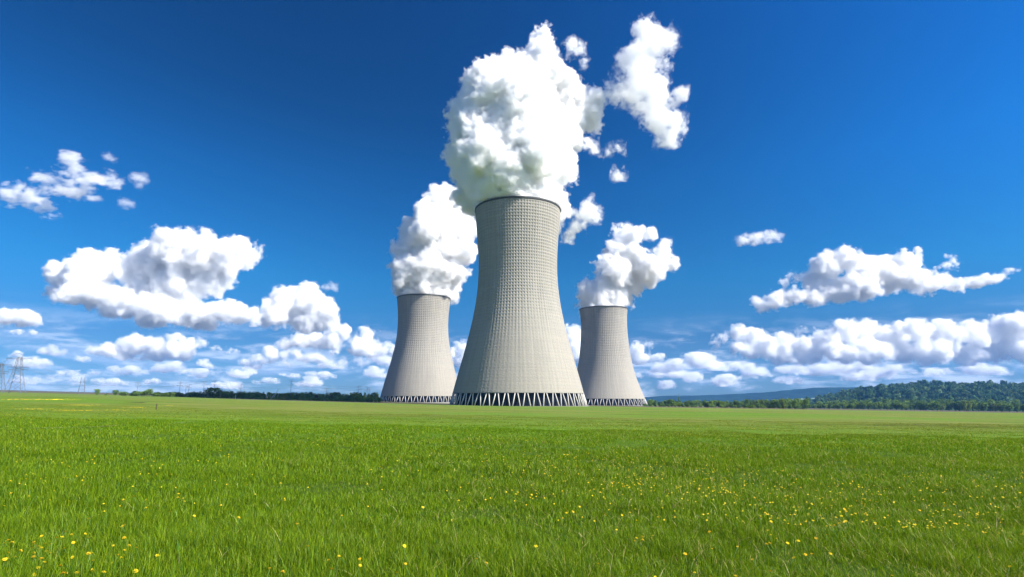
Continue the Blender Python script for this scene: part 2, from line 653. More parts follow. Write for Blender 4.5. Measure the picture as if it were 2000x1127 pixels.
def puff(name, blobs_px, Y, vox=1.7, amp=5., per=26., mfp=5., octs=5, gain=.55, billow=.35, levels=2, n=12, ratio=(.28, .52), up=.25,
         depth=.5, flat=None, fill=.82, seed=1, wisp=0., clip=None, stretch=(1, 1, 1), skin=.02, fray=0., shells=((0, 1.), (-1.2, .35)), origin=None):
    """A bank of vapour: round puffs in picture units set at distance Y, roughened with noise and meshed where the vapour begins."""
    rg = np.random.default_rng(seed)
    cx = sum(b[0] for b in blobs_px) / len(blobs_px); cyy = sum(b[1] for b in blobs_px) / len(blobs_px)
    S = zdepth(at(cx, cyy, Y)) / F                # metres per picture unit there
    bl = []
    for b in blobs_px:
        x, y, r = b[:3]
        sq = b[3] if len(b) > 3 else (1, 1, 1)
        dy = b[4] if len(b) > 4 else rg.uniform(-1, 1) * r * depth
        bl.append((np.array(at(x, y, Y + dy * S)), r * S * fill, sq))
    zb = -1e9
    if flat is not None: zb = at(cx, flat, Y).z
    bl = sprout(bl, rg, levels, n, ratio, up, zb)
    C = np.array([b[0] for b in bl]); RR = np.array([b[1] * np.array(b[2]) for b in bl])
    v = vox * S
    pad = amp * S * 2 + 3 * v
    lo = (C - RR).min(0) - pad; hi = (C + RR).max(0) + pad
    if flat is not None: lo[2] = max(lo[2], zb - pad)
    shape = tuple(int(q) for q in (hi - lo) / v)
    Fd = np.full(shape, -60 * S, np.float32)
    for b in bl: stamp(Fd, lo, v, *b)
    Fd /= np.float32(S)
    p = np.array(stretch) * per / vox
    Fd += np.float32(amp) * fbm(shape, p, octs, rg, gain, billow)
    fr = np.float32(fray) * fbm(shape, (7.5 / vox,) * 3, 3, rg, .8, 0.) if fray else None
    if wisp:
        Fd -= np.float32(wisp) * np.maximum(0, noise3(shape, np.array(stretch) * per * 2.2 / vox, rg) + .1)
    if flat is not None:
        zz = (np.arange(shape[2]) * v + lo[2] - zb) / S
        Fd -= np.maximum(0, 3 - zz)[None, None, :].astype(np.float32) * np.float32(1.1)
    if clip is not None:
        ax = [np.arange(shape[k]) * v + lo[k] for k in range(3)]
        clip(Fd, ax)
    for k in range(3):                            # keep the surface closed at the grid's edge
        sl = [slice(None)] * 3
        for e in (0, -1):
            sl[k] = e
            Fd[tuple(sl)] = -20
    Vs, Qs, MI, off, mats = [], [], [], 0, []
    for si, (iso, wgt) in enumerate(shells):
        g = openvdb.FloatGrid(background=-20.0)
        g.copyFromArray(np.ascontiguousarray(Fd + fr if fr is not None and iso < 1.5 else Fd))
        pts, quads = g.convertToQuads(isovalue=iso)
        if not len(quads): continue
        Vs.append(pts); Qs.append(quads.astype(np.int64)[:, ::-1] + off); MI.append(np.full(len(quads), len(mats))); off += len(pts)
        mats.append(vapour(name + '_vapour', mfp * S / wgt, skin if si == 0 else skin * .3))
    org = np.array(at(cx, cyy, Y)) if origin is None else np.array(origin)
    me = mesh_np(name, np.concatenate(Vs) * v + lo - org, [np.concatenate(Qs)], mats, np.concatenate(MI), True)
    return link(name, me, None, Vector(org))


def rim_clip(T, soft=1.0):
    """steam rises from inside the rim; nothing of it stands in front of the shell"""
    cx, cyy = T['base'].x, T['base'].y

    def f(Fd, ax):
        x = ax[0][:, None, None] - cx; y = ax[1][None, :, None] - cyy; z = ax[2][None, None, :]
        rr = np.sqrt(x * x + y * y)
        d = np.array([cx, cyy]) / math.hypot(cx, cyy)
        ahead = x * d[0] + y * d[1]               # distance beyond the axis, seen from the field
        low = z < T['ztop'] + 1.2
        bad = low & (rr > T['rtop'] - 2.0) & (ahead < .35 * T['rtop'])
        Fd[np.broadcast_to(bad, Fd.shape)] = -20
        bad2 = (z < T['ztop'] - 14) & np.ones_like(rr, bool)
        Fd[np.broadcast_to(bad2, Fd.shape)] = -20
        wall = low & (rr > T['rtop'] - 2.0) & (rr < T['rtop'] + 1.5)
        Fd[np.broadcast_to(wall, Fd.shape)] = -20
    return f


# steam over the big tower
STEAM = ((4.5, 1.), (2, .45), (0, .28), (-2, .17), (-4, .10))
B = [(1010, 405, 72, (1, 1, 1), 0), (1005, 385, 84, (1, 1, 1), 10), (1000, 350, 96, (1, 1, 1), 15), (965, 390, 62, (1, 1, 1), 45), (1055, 395, 58, (1, 1, 1), 35),
     (985, 310, 98, (1, 1, 1), -25), (965, 265, 92, (1, 1, 1), -10), (985, 220, 95, (1, 1, 1), -20), (1010, 190, 80, (1, 1, 1), 0), (1045, 250, 80, (1, 1, 1), 25), (1060, 310, 66, (1, 1, 1), 20), (1035, 360, 70, (1, 1, 1), 10), (930, 330, 48), (935, 240, 60), (945, 185, 42),
     (920, 215, 40), (985, 150, 40), (1040, 150, 52), (1060, 75, 26), (1058, 100, 27), (1062, 122, 32), (1095, 190, 50, (1, 1, 1), 55), (1135, 215, 44, (1, 1, 1), 70), (1160, 200, 28, (1, 1, 1), 75), (1105, 250, 44, (1, 1, 1), 60), (1150, 240, 26, (1, 1, 1), 70),
     (1105, 350, 22), (1100, 330, 30), (1090, 410, 24, (1, 1, 1), 40), (918, 385, 34, (1, 1, 1), 55), (905, 300, 30)]
o = puff('steam_plume', B, 470, vox=1.2, amp=5.2, per=17, mfp=4.5, octs=4, gain=.78, billow=.1, levels=2, n=20, fray=1.9, ratio=(.30, .52), depth=.4, seed=5, wisp=3, fill=.86, shells=STEAM, clip=rim_clip(T_MAIN))
tag(o, 'huge white steam plume billowing from the big middle cooling tower', 'steam plume', 'steam plumes over the cooling towers')
B = [(829, 585, 48, (1, 1, 1), 0), (832, 565, 56, (1, 1, 1), 8), (830, 535, 60), (840, 500, 60), (855, 465, 60), (868, 430, 52), (870, 402, 36), (845, 425, 34), (810, 460, 32), (800, 490, 32), (798, 520, 30),
     (895, 450, 42), (900, 490, 32), (880, 530, 32), (795, 560, 30, (1, 1, 1), 30), (872, 560, 28, (1, 1, 1), 30), (850, 385, 20), (885, 385, 20), (905, 415, 24)]
o = puff('steam_plume', B, 870, vox=1.2, amp=4.4, per=15, mfp=4.5, octs=4, gain=.78, billow=.1, levels=2, fray=1.8, n=18, ratio=(.30, .52), fill=.86, shells=STEAM, depth=.6, seed=8, wisp=3, clip=rim_clip(T_LEFT))
tag(o, 'shaded grey white steam plume over the left cooling tower', 'steam plume', 'steam plumes over the cooling towers')
B = [(1180, 606, 42, (1, 1, 1), 0), (1182, 585, 50, (1, 1, 1), 8), (1188, 560, 48), (1200, 530, 42), (1212, 500, 36), (1222, 472, 26), (1215, 458, 18), (1160, 575, 30), (1150, 560, 20), (1240, 530, 34),
     (1265, 520, 30), (1285, 495, 26), (1300, 480, 18), (1275, 465, 17), (1245, 460, 15), (1305, 515, 18), (1230, 560, 24), (1215, 585, 24, (1, 1, 1), 25)]
o = puff('steam_plume', B, 900, vox=1.15, amp=5, per=15, mfp=4.5, octs=4, gain=.78, billow=.0, levels=2, fray=2.2, n=14, fill=.86, shells=STEAM, depth=.6, seed=9, wisp=7, clip=rim_clip(T_RIGHT))
tag(o, 'small bright steam plume drifting right from the smallest cooling tower', 'steam plume', 'steam plumes over the cooling towers')

# torn-off shreds of steam
WISP = dict(vox=1.0, amp=10, per=22, octs=5, gain=.76, billow=.0, levels=1, n=7, wisp=10, depth=.3, fill=.95, fray=2.2, shells=((9, 1.6), (5, 1.), (2, .6), (-1, .35), (-4, .2)))
for lab, Bl, kw in (
    ('large torn white steam shred drifting free at the upper right of the big plume',
     [(1270, 65, 26), (1285, 85, 28), (1265, 110, 32), (1250, 140, 34), (1225, 120, 24), (1215, 170, 28), (1235, 185, 30), (1270, 165, 30), (1275, 205, 26), (1290, 235, 26), (1315, 240, 18), (1300, 265, 18), (1320, 200, 12), (1330, 185, 10)], dict(mfp=46, seed=21)),
    ('thin curl of steam just right of the top lobe of the big plume', [(1110, 85, 12), (1128, 100, 13), (1140, 118, 11), (1110, 115, 9)], dict(mfp=40, seed=22, wisp=5)),
    ('small ragged steam shred right of the middle of the big plume', [(1165, 290, 13), (1190, 298, 16), (1208, 292, 11), (1150, 280, 10)], dict(mfp=36, seed=23, wisp=5)),
    ('tiny faint steam fleck below the ragged shred', [(1208, 340, 11), (1214, 330, 8)], dict(mfp=45, seed=24, wisp=4)),
    ('small upright steam shred right of the big tower rim', [(1152, 405, 13), (1160, 425, 12), (1148, 390, 9)], dict(mfp=40, seed=25, wisp=4)),
    ('low steam shred hugging the big tower just under its rim', [(1110, 455, 14), (1128, 440, 12), (1132, 425, 9), (1112, 420, 10)], dict(mfp=36, seed=26, wisp=4)),
):
    o = puff('steam_shred', Bl, 478, **{**WISP, **kw})
    tag(o, lab, 'steam', 'torn shreds of steam beside the big plume')

CL = dict(vox=1.2, amp=5.0, per=16, mfp=7.5, octs=4, gain=.80, billow=.1, levels=2, n=16, fray=1.6, depth=.6, fill=.86, shells=((4.5, 1.2), (2, .5), (0, .26), (-2, .16), (-4, .09)))
SQ = (1.35, 1.2, .72)
SKY = 'white clouds in the blue sky'


def cloud(lab, Bl, Y=10000, **kw):
    o = puff('cloud', Bl, Y, **{**CL, **kw})
    return tag(o, lab, 'cloud', SKY)


cloud('biggest cloud on the left, grey bellied with a long lower shelf',
      [(130, 545, 34), (165, 530, 38), (205, 525, 32), (240, 530, 28), (300, 510, 46), (345, 495, 42), (390, 500, 42), (440, 505, 38), (478, 498, 28), (508, 494, 12), (350, 545, 50), (300, 560, 44), (420, 540, 34),
       (180, 575, 40, SQ), (240, 590, 40, SQ), (310, 605, 40, SQ), (380, 615, 36, SQ), (440, 612, 30, SQ), (485, 615, 20, SQ), (120, 570, 24, SQ), (400, 635, 16, SQ)], 10000, seed=31, flat=652, mfp=7, wisp=3)
cloud('rounded heaped cloud with a bright right flank, left of the left tower', [(545, 612, 30), (565, 595, 36), (600, 592, 32), (625, 605, 28), (590, 620, 32), (640, 628, 18), (530, 625, 20, SQ), (610, 630, 28, SQ)], 11000, seed=32, flat=656)
cloud('low bright cloud just below the rounded heaped cloud', [(560, 672, 13, SQ), (590, 668, 18, SQ), (620, 664, 20, SQ), (650, 660, 20), (668, 652, 16), (640, 672, 16, SQ)], 12000, seed=33, flat=688, vox=1.5)
cloud('small pair of bright humps touching the left tower', [(700, 672, 14), (716, 660, 17), (708, 680, 15, SQ), (738, 684, 13), (752, 682, 12), (768, 688, 12), (730, 690, 12, SQ), (690, 684, 9, SQ)], 12500, seed=34, flat=698, vox=1.5)
cloud('long flat based cloud low on the left above the tree line', [(185, 686, 13, SQ), (215, 683, 15, SQ), (245, 680, 18), (275, 676, 20), (305, 678, 18), (335, 676, 20), (365, 682, 17), (395, 672, 11), (300, 695, 15, SQ), (350, 694, 14, SQ), (235, 692, 12, SQ)], 12000, seed=35, flat=708, vox=1.5)
cloud('half cloud cut by the left edge of the picture', [(-10, 620, 20, SQ), (15, 622, 18, SQ), (40, 622, 18, SQ), (62, 628, 11, SQ), (-30, 625, 20, SQ)], 8600, seed=36, flat=641, vox=1.6)
cloud('tiny cloud low at far left between two larger ones', [(88, 687, 8, SQ), (104, 684, 9), (116, 688, 7, SQ)], 12500, seed=37, flat=695, vox=1.4, amp=2.5, per=12)
cloud('flat double cloud below the low bright cloud', [(480, 708, 10, SQ), (505, 702, 11, SQ), (530, 692, 12), (555, 696, 10), (580, 694, 11), (605, 699, 12, SQ), (625, 703, 8, SQ), (560, 710, 9, SQ), (500, 714, 8, SQ)], 13000, seed=38, flat=722, vox=1.4, amp=3, per=14)
cloud('broad white cloud with grey belly and a trailing right tail',
      [(1490, 598, 15), (1478, 590, 9), (1515, 585, 18), (1550, 578, 20, SQ), (1590, 580, 22, SQ), (1590, 545, 24), (1620, 520, 30), (1650, 510, 28), (1690, 520, 28), (1720, 528, 26), (1770, 515, 26), (1745, 545, 32, SQ), (1680, 560, 32, SQ), (1790, 550, 28, SQ), (1640, 570, 28, SQ), (1820, 560, 22, SQ),
       (1850, 520, 13), (1862, 506, 13), (1840, 545, 20), (1865, 560, 15, SQ), (1900, 552, 13, SQ), (1930, 545, 11, SQ), (1955, 538, 9, SQ), (1975, 529, 6, SQ), (1535, 550, 9), (1552, 542, 9), (1790, 492, 7)], 10000, seed=39, flat=612, mfp=6, wisp=4)
cloud('small lone cloud high on the right', [(1455, 468, 10, SQ), (1475, 465, 13, SQ), (1500, 463, 12, SQ), (1518, 463, 9, SQ), (1448, 474, 6, SQ)], 10000, seed=40, vox=1.4, amp=5, per=14, mfp=20, billow=.1, wisp=3)
cloud('long heaped cloud bank low on the right reaching the picture edge',
      [(1395, 668, 13), (1415, 660, 15), (1440, 654, 16), (1465, 660, 16), (1490, 655, 12), (1520, 660, 10), (1440, 675, 17, SQ), (1470, 685, 18, SQ), (1500, 678, 20), (1530, 672, 21), (1560, 676, 20), (1590, 670, 20), (1620, 662, 22), (1650, 650, 24), (1685, 648, 24), (1720, 655, 22), (1755, 658, 24), (1790, 652, 24), (1825, 652, 25), (1860, 655, 25), (1895, 655, 24), (1930, 655, 26), (1960, 645, 28), (1985, 638, 28), (2010, 640, 30), (2040, 650, 30),
       (1530, 695, 20, SQ), (1580, 695, 22, SQ), (1640, 688, 26, SQ), (1700, 685, 28, SQ), (1760, 688, 28, SQ), (1820, 690, 28, SQ), (1880, 690, 28, SQ), (1940, 688, 28, SQ), (2000, 686, 28, SQ)], 12000, seed=41, flat=718, depth=1.0)
cloud('cloud peeping out right of the smallest tower', [(1225, 692, 14, SQ), (1245, 685, 14), (1268, 680, 10), (1255, 698, 15, SQ), (1280, 700, 10, SQ)], 12500, seed=42, flat=714, vox=1.5)
cloud('cloud column showing in the gap between the big and the smallest tower', [(1122, 650, 16), (1118, 675, 20), (1130, 690, 20), (1140, 668, 14), (1100, 685, 20)], 12500, seed=43, flat=706, vox=1.5)
cloud('cloud showing in the gap between the left and the big tower', [(880, 690, 12, SQ), (900, 684, 13), (912, 676, 10), (890, 705, 15, SQ), (920, 700, 14, SQ)], 12500, seed=44, flat=722, vox=1.5)
WS = dict(vox=1.1, amp=8, per=17, octs=5, gain=.78, billow=0, levels=1, n=7, fray=2.0, wisp=7, mfp=60, depth=.25, fill=.95, stretch=(1.7, 1, .75), shells=((7, 1.4), (3.5, 1.), (.5, .6), (-2, .3)))
for lab, Bl, sd_ in (('feathery cloud curl high on the left, topmost of the feathery ones', [(140, 322, 16), (150, 340, 17), (170, 355, 17), (195, 352, 15), (215, 348, 13), (232, 360, 9), (180, 362, 13)], 51),
                     ('slanting feathery cloud streak between its two feathery neighbours', [(80, 348, 14), (105, 355, 17), (130, 365, 18), (155, 375, 15), (175, 380, 11), (95, 362, 14)], 52),
                     ('long trailing feathery cloud at far left, lowest of the feathery ones', [(15, 378, 13), (35, 375, 16), (60, 385, 15), (80, 400, 14), (100, 412, 12), (120, 425, 9), (135, 435, 7), (130, 412, 8), (20, 390, 10)], 53)):
    cloud(lab, Bl, 10000, **{**WS, 'seed': sd_})
for lab, Bl, sd_ in (('tiny faint cloud scrap above right of the feathery curl', [(210, 308, 9), (218, 313, 8)], 54), ('thin faint cloud hook right of the feathery curl', [(275, 350, 9), (266, 347, 8), (272, 360, 7)], 57), ('faint cloud dash below right of the feathery curl', [(246, 395, 9), (236, 392, 8), (255, 397, 6)], 58)):
    cloud(lab, Bl, 10000, **{**WS, 'seed': sd_, 'amp': 4, 'wisp': 3, 'mfp': 70})
cloud('tiny scrap of cloud right above the rounded heaped cloud', [(640, 562, 8), (650, 560, 7), (632, 563, 5)], 10000, **{**WS, 'seed': 55, 'amp': 3.5, 'wisp': 2, 'per': 12, 'mfp': 28})
cloud('tiny scrap of cloud above the long cloud bank', [(1560, 650, 7), (1570, 643, 5)], 8600, **{**WS, 'seed': 56, 'amp': 3, 'wisp': 2, 'per': 12, 'mfp': 30})

# small fair weather clouds far off over the horizon: a few shapes, copied
proto = []
for s_ in range(8):
    rg = random.Random(70 + s_)
    wpx = rg.uniform(26, 46)
    Bl = []
    for k in range(11):
        u = rg.uniform(-1, 1)
        Bl.append((1000 + u * wpx, 720 - rg.uniform(0, 9) * (1 - u * u), rg.uniform(4, 11) * (1.1 - .5 * abs(u)), (1.3, 1.2, .75)))
    o = puff('cloud', Bl, 13000, **{**CL, 'seed': 80 + s_, 'vox': 1.0, 'amp': 4.6, 'per': 12, 'mfp': 11, 'flat': 728, 'origin': at(1000, 728, 13000)})
    proto.append(o)
far = [(40, 655, .8), (160, 708, .7), (60, 722, 1.0), (140, 738, .9), (235, 735, .9), (330, 728, .8), (400, 720, 1.0), (440, 690, .55), (405, 740, .8), (30, 700, .6), (480, 738, .8), (565, 738, .9), (615, 742, .8), (690, 722, 1.2), (655, 694, .7), (735, 738, 1.0), (745, 708, .9),
       (520, 752, .8), (600, 758, .9), (440, 762, .8), (200, 756, .9), (90, 752, 1.), (300, 752, 1.),
       (1310, 728, 1.3), (1375, 722, 1.4), (1440, 728, 1.3), (1290, 742, 1.2), (1500, 738, 1.2), (1350, 748, 1.2), (1580, 733, 1.2), (1650, 738, 1.2), (1730, 735, 1.2), (1420, 755, 1.1), (1820, 738, 1.3), (1900, 735, 1.3), (1975, 735, 1.3), (1300, 762, 1.2), (1540, 752, 1.), (1700, 748, 1.)]
for k, (x, y, s_) in enumerate(far):
    o = proto[k] if k < len(proto) else proto[(k * 3) % len(proto)].copy()
    if k >= len(proto): COL.objects.link(o)
    Y = 13500 + 450 * (k % 7)
    o.location = at(x, y, Y)
    q = s_ * Y / 13000
    q *= .75 + .8 * ((k * 37) % 11) / 10
    o.scale = (q * (1.15 if y > 715 else 1), q, q * (.8 if y > 715 else 1))
    o.rotation_euler.z = k * 2.4
    tag(o, 'small flat cloud low over the horizon ' + ('left of the towers' if x < 1000 else 'right of the towers'), 'cloud', 'small clouds low over the horizon')


# ------------------------------------------------------------------ hills and the wooded slope
def foliage(name, col, trl=.25, var=.35, scale=.5):
    m = bpy.data.materials.new(name)
    m.use_nodes = True
    t = NT(m.node_tree)
    m.node_tree.nodes.clear()
    o = t.n('ShaderNodeOutputMaterial')
    g = t.n('ShaderNodeNewGeometry')
    n = t.noise(g.outputs['Position'], scale, 3)
    c = t.mix(t.smooth(n, .3, .7), tuple(v * (1 - var) for v in col), tuple(v * (1 + var) for v in col))
    d = t.n('ShaderNodeBsdfDiffuse'); tr = t.n('ShaderNodeBsdfTranslucent')
    t.l(c, d.inputs[0]); t.l(c, tr.inputs[0])
    mx = t.n('ShaderNodeMixShader'); mx.inputs[0].default_value = trl
    t.l(d.outputs[0], mx.inputs[1]); t.l(tr.outputs[0], mx.inputs[2])
    t.l(mx.outputs[0], o.inputs[0])
    return m


def leafy(rg, lobes, n, size):
    """many small leaf-clump faces through the volume of a few lobes: (vertices, quads)"""
    lob = np.array(lobes, float)                     # cx cy cz rx ry rz
    w = lob[:, 3] * lob[:, 4] * lob[:, 5]; w = w / w.sum()
    k = rg.choice(len(lob), n, p=w)
    d = rg.standard_normal((n, 3)); d /= np.linalg.norm(d, axis=1)[:, None]
    rad = rg.uniform(.35, 1.0, n) ** .5
    c = lob[k, :3] + d * rad[:, None] * lob[k, 3:6]
    a = rg.standard_normal((n, 3)); a /= np.linalg.norm(a, axis=1)[:, None]
    b = np.cross(a, d + rg.standard_normal((n, 3)) * .6); b /= np.linalg.norm(b, axis=1)[:, None] + 1e-9
    s = size * rg.uniform(.6, 1.3, n)[:, None]
    V = np.stack([c - a * s * .5, c + b * s * .38, c + a * s * .5, c - b * s * .38], 1).reshape(-1, 3)
    return V, np.arange(4 * n).reshape(n, 4)


def ridge(name, label, prof, Y, back, mat, base_y):
    px = np.array([p[0] for p in prof], float); py = np.array([p[1] for p in prof], float)
    xs = np.linspace(px[0], px[-1], 260)
    ys = np.interp(xs, px, py)
    rows = []
    rg = np.random.default_rng(int(Y))
    jag = np.convolve(rg.normal(0, 1, len(xs) + 8), np.ones(5) / 5, 'same')[:len(xs)]
    for f in np.linspace(0, 1, 24):
        yy = Y - back + back * 2 * f
        hump = math.sin(math.pi * min(f, .5)) if f < .5 else math.cos(math.pi * (f - .5)) * .5 + .5
        row = []
        for k, (x, y) in enumerate(zip(xs, ys)):
            top = at(x, y, Y); bot = at(x, base_y, Y)
            z = bot.z + (top.z - bot.z + jag[k] * 3.0) * hump
            row.append((top.x * yy / Y, yy, z))
        rows.append(row)
    V = np.array(rows).reshape(-1, 3)
    i = np.arange(len(V)).reshape(24, len(xs))
    q = np.stack([i[:-1, :-1], i[:-1, 1:], i[1:, 1:], i[1:, :-1]], -1).reshape(-1, 4)
    o = link(name, mesh_np(name, V, [q], [mat], None, True))
    tag(o, label, 'hill', kind='structure')
    return o


M_FARWOOD = foliage('far_wood', (.014, .034, .028), 0, .4, .012)
ridge('hill', 'long blue wooded ridge far off on the right', [(1180, 786), (1255, 776), (1300, 773), (1345, 773), (1400, 771), (1450, 769), (1500, 766), (1550, 761), (1600, 757), (1650, 757), (1700, 756), (1800, 760), (1950, 764), (2150, 770)], 5200, 700, M_FARWOOD, 806)
M_FIELD = plain('far_pale_field', (.16, .22, .13), .95, .1, .2, .01)
M_WOODFLOOR = foliage('wood_floor', (.020, .045, .016), 0, .3, .02)
fa, fb, fc, fd_ = at(1538, 781.5, 4300), at(1650, 779, 4300), at(1640, 775.5, 4560), at(1560, 778, 4560)
tag(link('field', mesh_np('field', np.array([fa, fb, fc, fd_]), [np.array([(0, 1, 2, 3)])], [M_FIELD])), 'pale sloping field below the far blue ridge', 'field', kind='structure')
SLOPE = [(1470, 806), (1540, 794), (1580, 787), (1620, 778), (1660, 769), (1700, 763), (1740, 760), (1780, 757), (1830, 754), (1870, 756), (1910, 753), (1950, 756), (2000, 757), (2080, 759), (2200, 762)]
hill2 = ridge('hill', 'wooded hillside rising on the right behind the meadow', SLOPE, 2300, 850, M_WOODFLOOR, 806)


def wood():
    """the unbroken wood on the hillside: a great many crowns nobody could count, one object"""
    rg = np.random.default_rng(91)
    px = np.array([p[0] for p in SLOPE], float); py = np.array([p[1] for p in SLOPE], float)
    Vs, Qs, MI, off = [], [], [], 0
    base = []
    for k in range(6):
        lob = [(0, 0, 6.5, 5, 5, 5.2)] + [(rg.uniform(-3, 3), rg.uniform(-3, 3), rg.uniform(5, 9.5), 3, 3, 2.8) for _ in range(4)]
        base.append(leafy(rg, lob, 85, 3.4))
    n = 0
    while n < 4600:
        f = rg.uniform(0.02, .62); Y = 2300
        yy = Y - 850 + 1700 * f
        x = rg.uniform(1500, 2200)
        y = np.interp(x, px, py)
        hump = math.sin(math.pi * min(f, .5)) if f < .5 else math.cos(math.pi * (f - .5)) * .5 + .5
        top = at(x, y, Y); bot = at(x, 806, Y)
        if top.z - bot.z < 3: continue
        z = bot.z + (top.z - bot.z) * hump - 3.5
        sc_ = rg.uniform(.6, 1.3) * (1.7 if rg.random() < .12 else 1)
        a = rg.uniform(0, 6.28); ca, sa = math.cos(a), math.sin(a)
        V, Q = base[rg.integers(6)]
        P = V * sc_
        P = np.stack([P[:, 0] * ca - P[:, 1] * sa + top.x * yy / Y, P[:, 0] * sa + P[:, 1] * ca + yy, P[:, 2] * rg.uniform(.85, 1.25) + z], 1)
        Vs.append(P); Qs.append(Q + off); off += len(P)
        MI.append(np.full(len(Q), rg.integers(3)))
        n += 1
    mats = [foliage('hill_leaves', c, .2, .35, .05) for c in ((.050, .115, .044), (.074, .150, .055), (.120, .190, .070))]
    o = link('wood', mesh_np('wood', np.concatenate(Vs), [np.concatenate(Qs)], mats, np.concatenate(MI)))
    tag(o, 'dense dark green wood covering the hillside on the right', 'wood', kind='stuff')


wood()

# ------------------------------------------------------------------ trees
M_BARK = plain('bark', (.075, .06, .045), .95, .1, .3, 2)
LEAF = {'dark': foliage('dark_leaves', (.115, .195, .052)), 'mid': foliage('mid_leaves', (.16, .25, .055)), 'light': foliage('light_leaves', (.16, .22, .055)),
        'yellow': foliage('yellow_leaves', (.160, .170, .025)), 'brown': foliage('brown_leaves', (.110, .095, .040)), 'blue': foliage('blueish_leaves', (.030, .070, .035))}
_crowns = {}


def crown_mesh(kind, tone, v):
    key = (kind, tone, v)
    if key in _crowns: return _crowns[key]
    rg = np.random.default_rng(abs(hash((kind, v))) % 9999 if False else (len(kind) * 131 + v * 17 + ord(kind[0])))
    if kind == 'round':
        lob = [(0, 0, 5.4, 3.6, 3.6, 3.6), (0, 0, 2.4, 2.4, 2.4, 1.8)] + [(rg.uniform(-2.6, 2.6), rg.uniform(-2.6, 2.6), rg.uniform(3.6, 8.0), rg.uniform(1.4, 2.2), rg.uniform(1.4, 2.2), rg.uniform(1.2, 2.0)) for _ in range(7)]
        V, Q = leafy(rg, lob, 620, 1.0)
    elif kind == 'column':
        lob = [(0, 0, 5.0, 1.6, 1.6, 4.7), (0, 0, 1.8, 1.4, 1.4, 1.7), (rg.uniform(-.6, .6), rg.uniform(-.6, .6), 4, 1.8, 1.8, 2.6)] + [(rg.uniform(-1.1, 1.1), rg.uniform(-1.1, 1.1), rg.uniform(2.5, 8.6), .8, .8, 1.1) for _ in range(6)]
        V, Q = leafy(rg, lob, 420, .85)
    elif kind == 'fir':
        lob = [(0, 0, 1.2 + 8.2 * f, 2.6 * (1 - f) + .25, 2.6 * (1 - f) + .25, .75) for f in np.linspace(0, 1, 11)]
        V, Q = leafy(rg, lob, 620, .8)
    else:                                           # bush
        lob = [(rg.uniform(-2, 2), rg.uniform(-1.5, 1.5), rg.uniform(.9, 2.4), rg.uniform(1.2, 2.0), rg.uniform(1.2, 2.0), rg.uniform(1.0, 1.7)) for _ in range(6)]
        V, Q = leafy(rg, lob, 380, .75)
    _crowns[key] = mesh_np('crown', V, [Q], [LEAF[tone]])
    return _crowns[key]


def trunk_mesh(kind):
    key = ('trunk', kind)
    if key not in _crowns:
        mb = MB()
        h = {'round': 6.5, 'column': 7.5, 'fir': 9.2, 'bush': 1.8}[kind]
        mb.tube([(0, 0, -.4), (.05, 0, h * .45), (0, .05, h)], [.28, .18, .05], 6)
        if kind == 'round':
            for a, z in ((0.3, 2.4), (2.3, 3.0), (4.2, 2.7), (5.4, 3.6)):
                mb.tube([(0, 0, z), (math.cos(a) * 1.2, math.sin(a) * 1.2, z + 1.4), (math.cos(a) * 2.2, math.sin(a) * 2.2, z + 2.3)], [.12, .08, .03], 5)
        _crowns[key] = mb.mesh('trunk', M_BARK, True)
    return _crowns[key]


NAT = {'round': 9.2, 'column': 9.8, 'fir': 9.8, 'bush': 3.6}
WID = {'round': 8.0, 'column': 3.6, 'fir': 5.2, 'bush': 6.6}
NAMES = {'round': 'broadleaf_tree', 'column': 'poplar_tree', 'fir': 'fir_tree', 'bush': 'bush'}


def tree(kind, tone, px, top, Y, label, group, wpx=None, sink=0.0):
    p = on_ground(px, Y)
    if px < 1000 and kind != 'bush': top -= 1.6
    ht = at(px, top, Y).z - p.z
    s = max(ht / NAT[kind], .12)
    r = empty(NAMES[kind], (p.x, p.y, p.z - sink), random.uniform(0, 6.28))
    sx = s if wpx is None else (wpx / F * zdepth(p)) / WID[kind]
    r.scale = (sx, sx, s)
    link('trunk', trunk_mesh(kind), r)
    link('crown', crown_mesh(kind, tone, random.randrange(3)), r)
    tag(r, label, 'bush' if kind == 'bush' else 'tree', group)
    return r


GL = 'trees along the field edge left of the towers'
tree('round', 'mid', 187, 761, 520, 'lone rounded tree farthest left on the grassy rise', GL, 11)
tree('bush', 'mid', 206, 768, 530, 'small bush just right of the farthest left lone tree', GL, 8)
tree('round', 'dark', 223, 763, 535, 'second rounded tree from the left end of the tree line', GL, 13)
tree('round', 'mid', 288, 761, 540, 'larger dome shaped tree in the left part of the tree line', GL, 19)
tree('round', 'light', 414, 758, 560, 'broadest and tallest light green tree in the left tree line', GL, 38)
tree('round', 'mid', 437, 764, 566, 'rounded tree leaning against the broadest light green tree', GL, 20)
tree('fir', 'dark', 604, 765, 560, 'dark pointed fir tree standing before the left tree line', GL, 10)
tree('round', 'dark', 543, 769, 575, 'dark bushy tree between two gaps in the left tree line', GL, 17)
tree('bush', 'brown', 356, 770, 552, 'brownish bush by the thin masts in the left tree line', GL, 15)
tree('round', 'yellow', 690, 771, 585, 'yellowish tree near the left cooling tower', GL, 11)
tree('round', 'dark', 722, 775, 600, 'dark low tree right beside the left cooling tower', GL, 22)
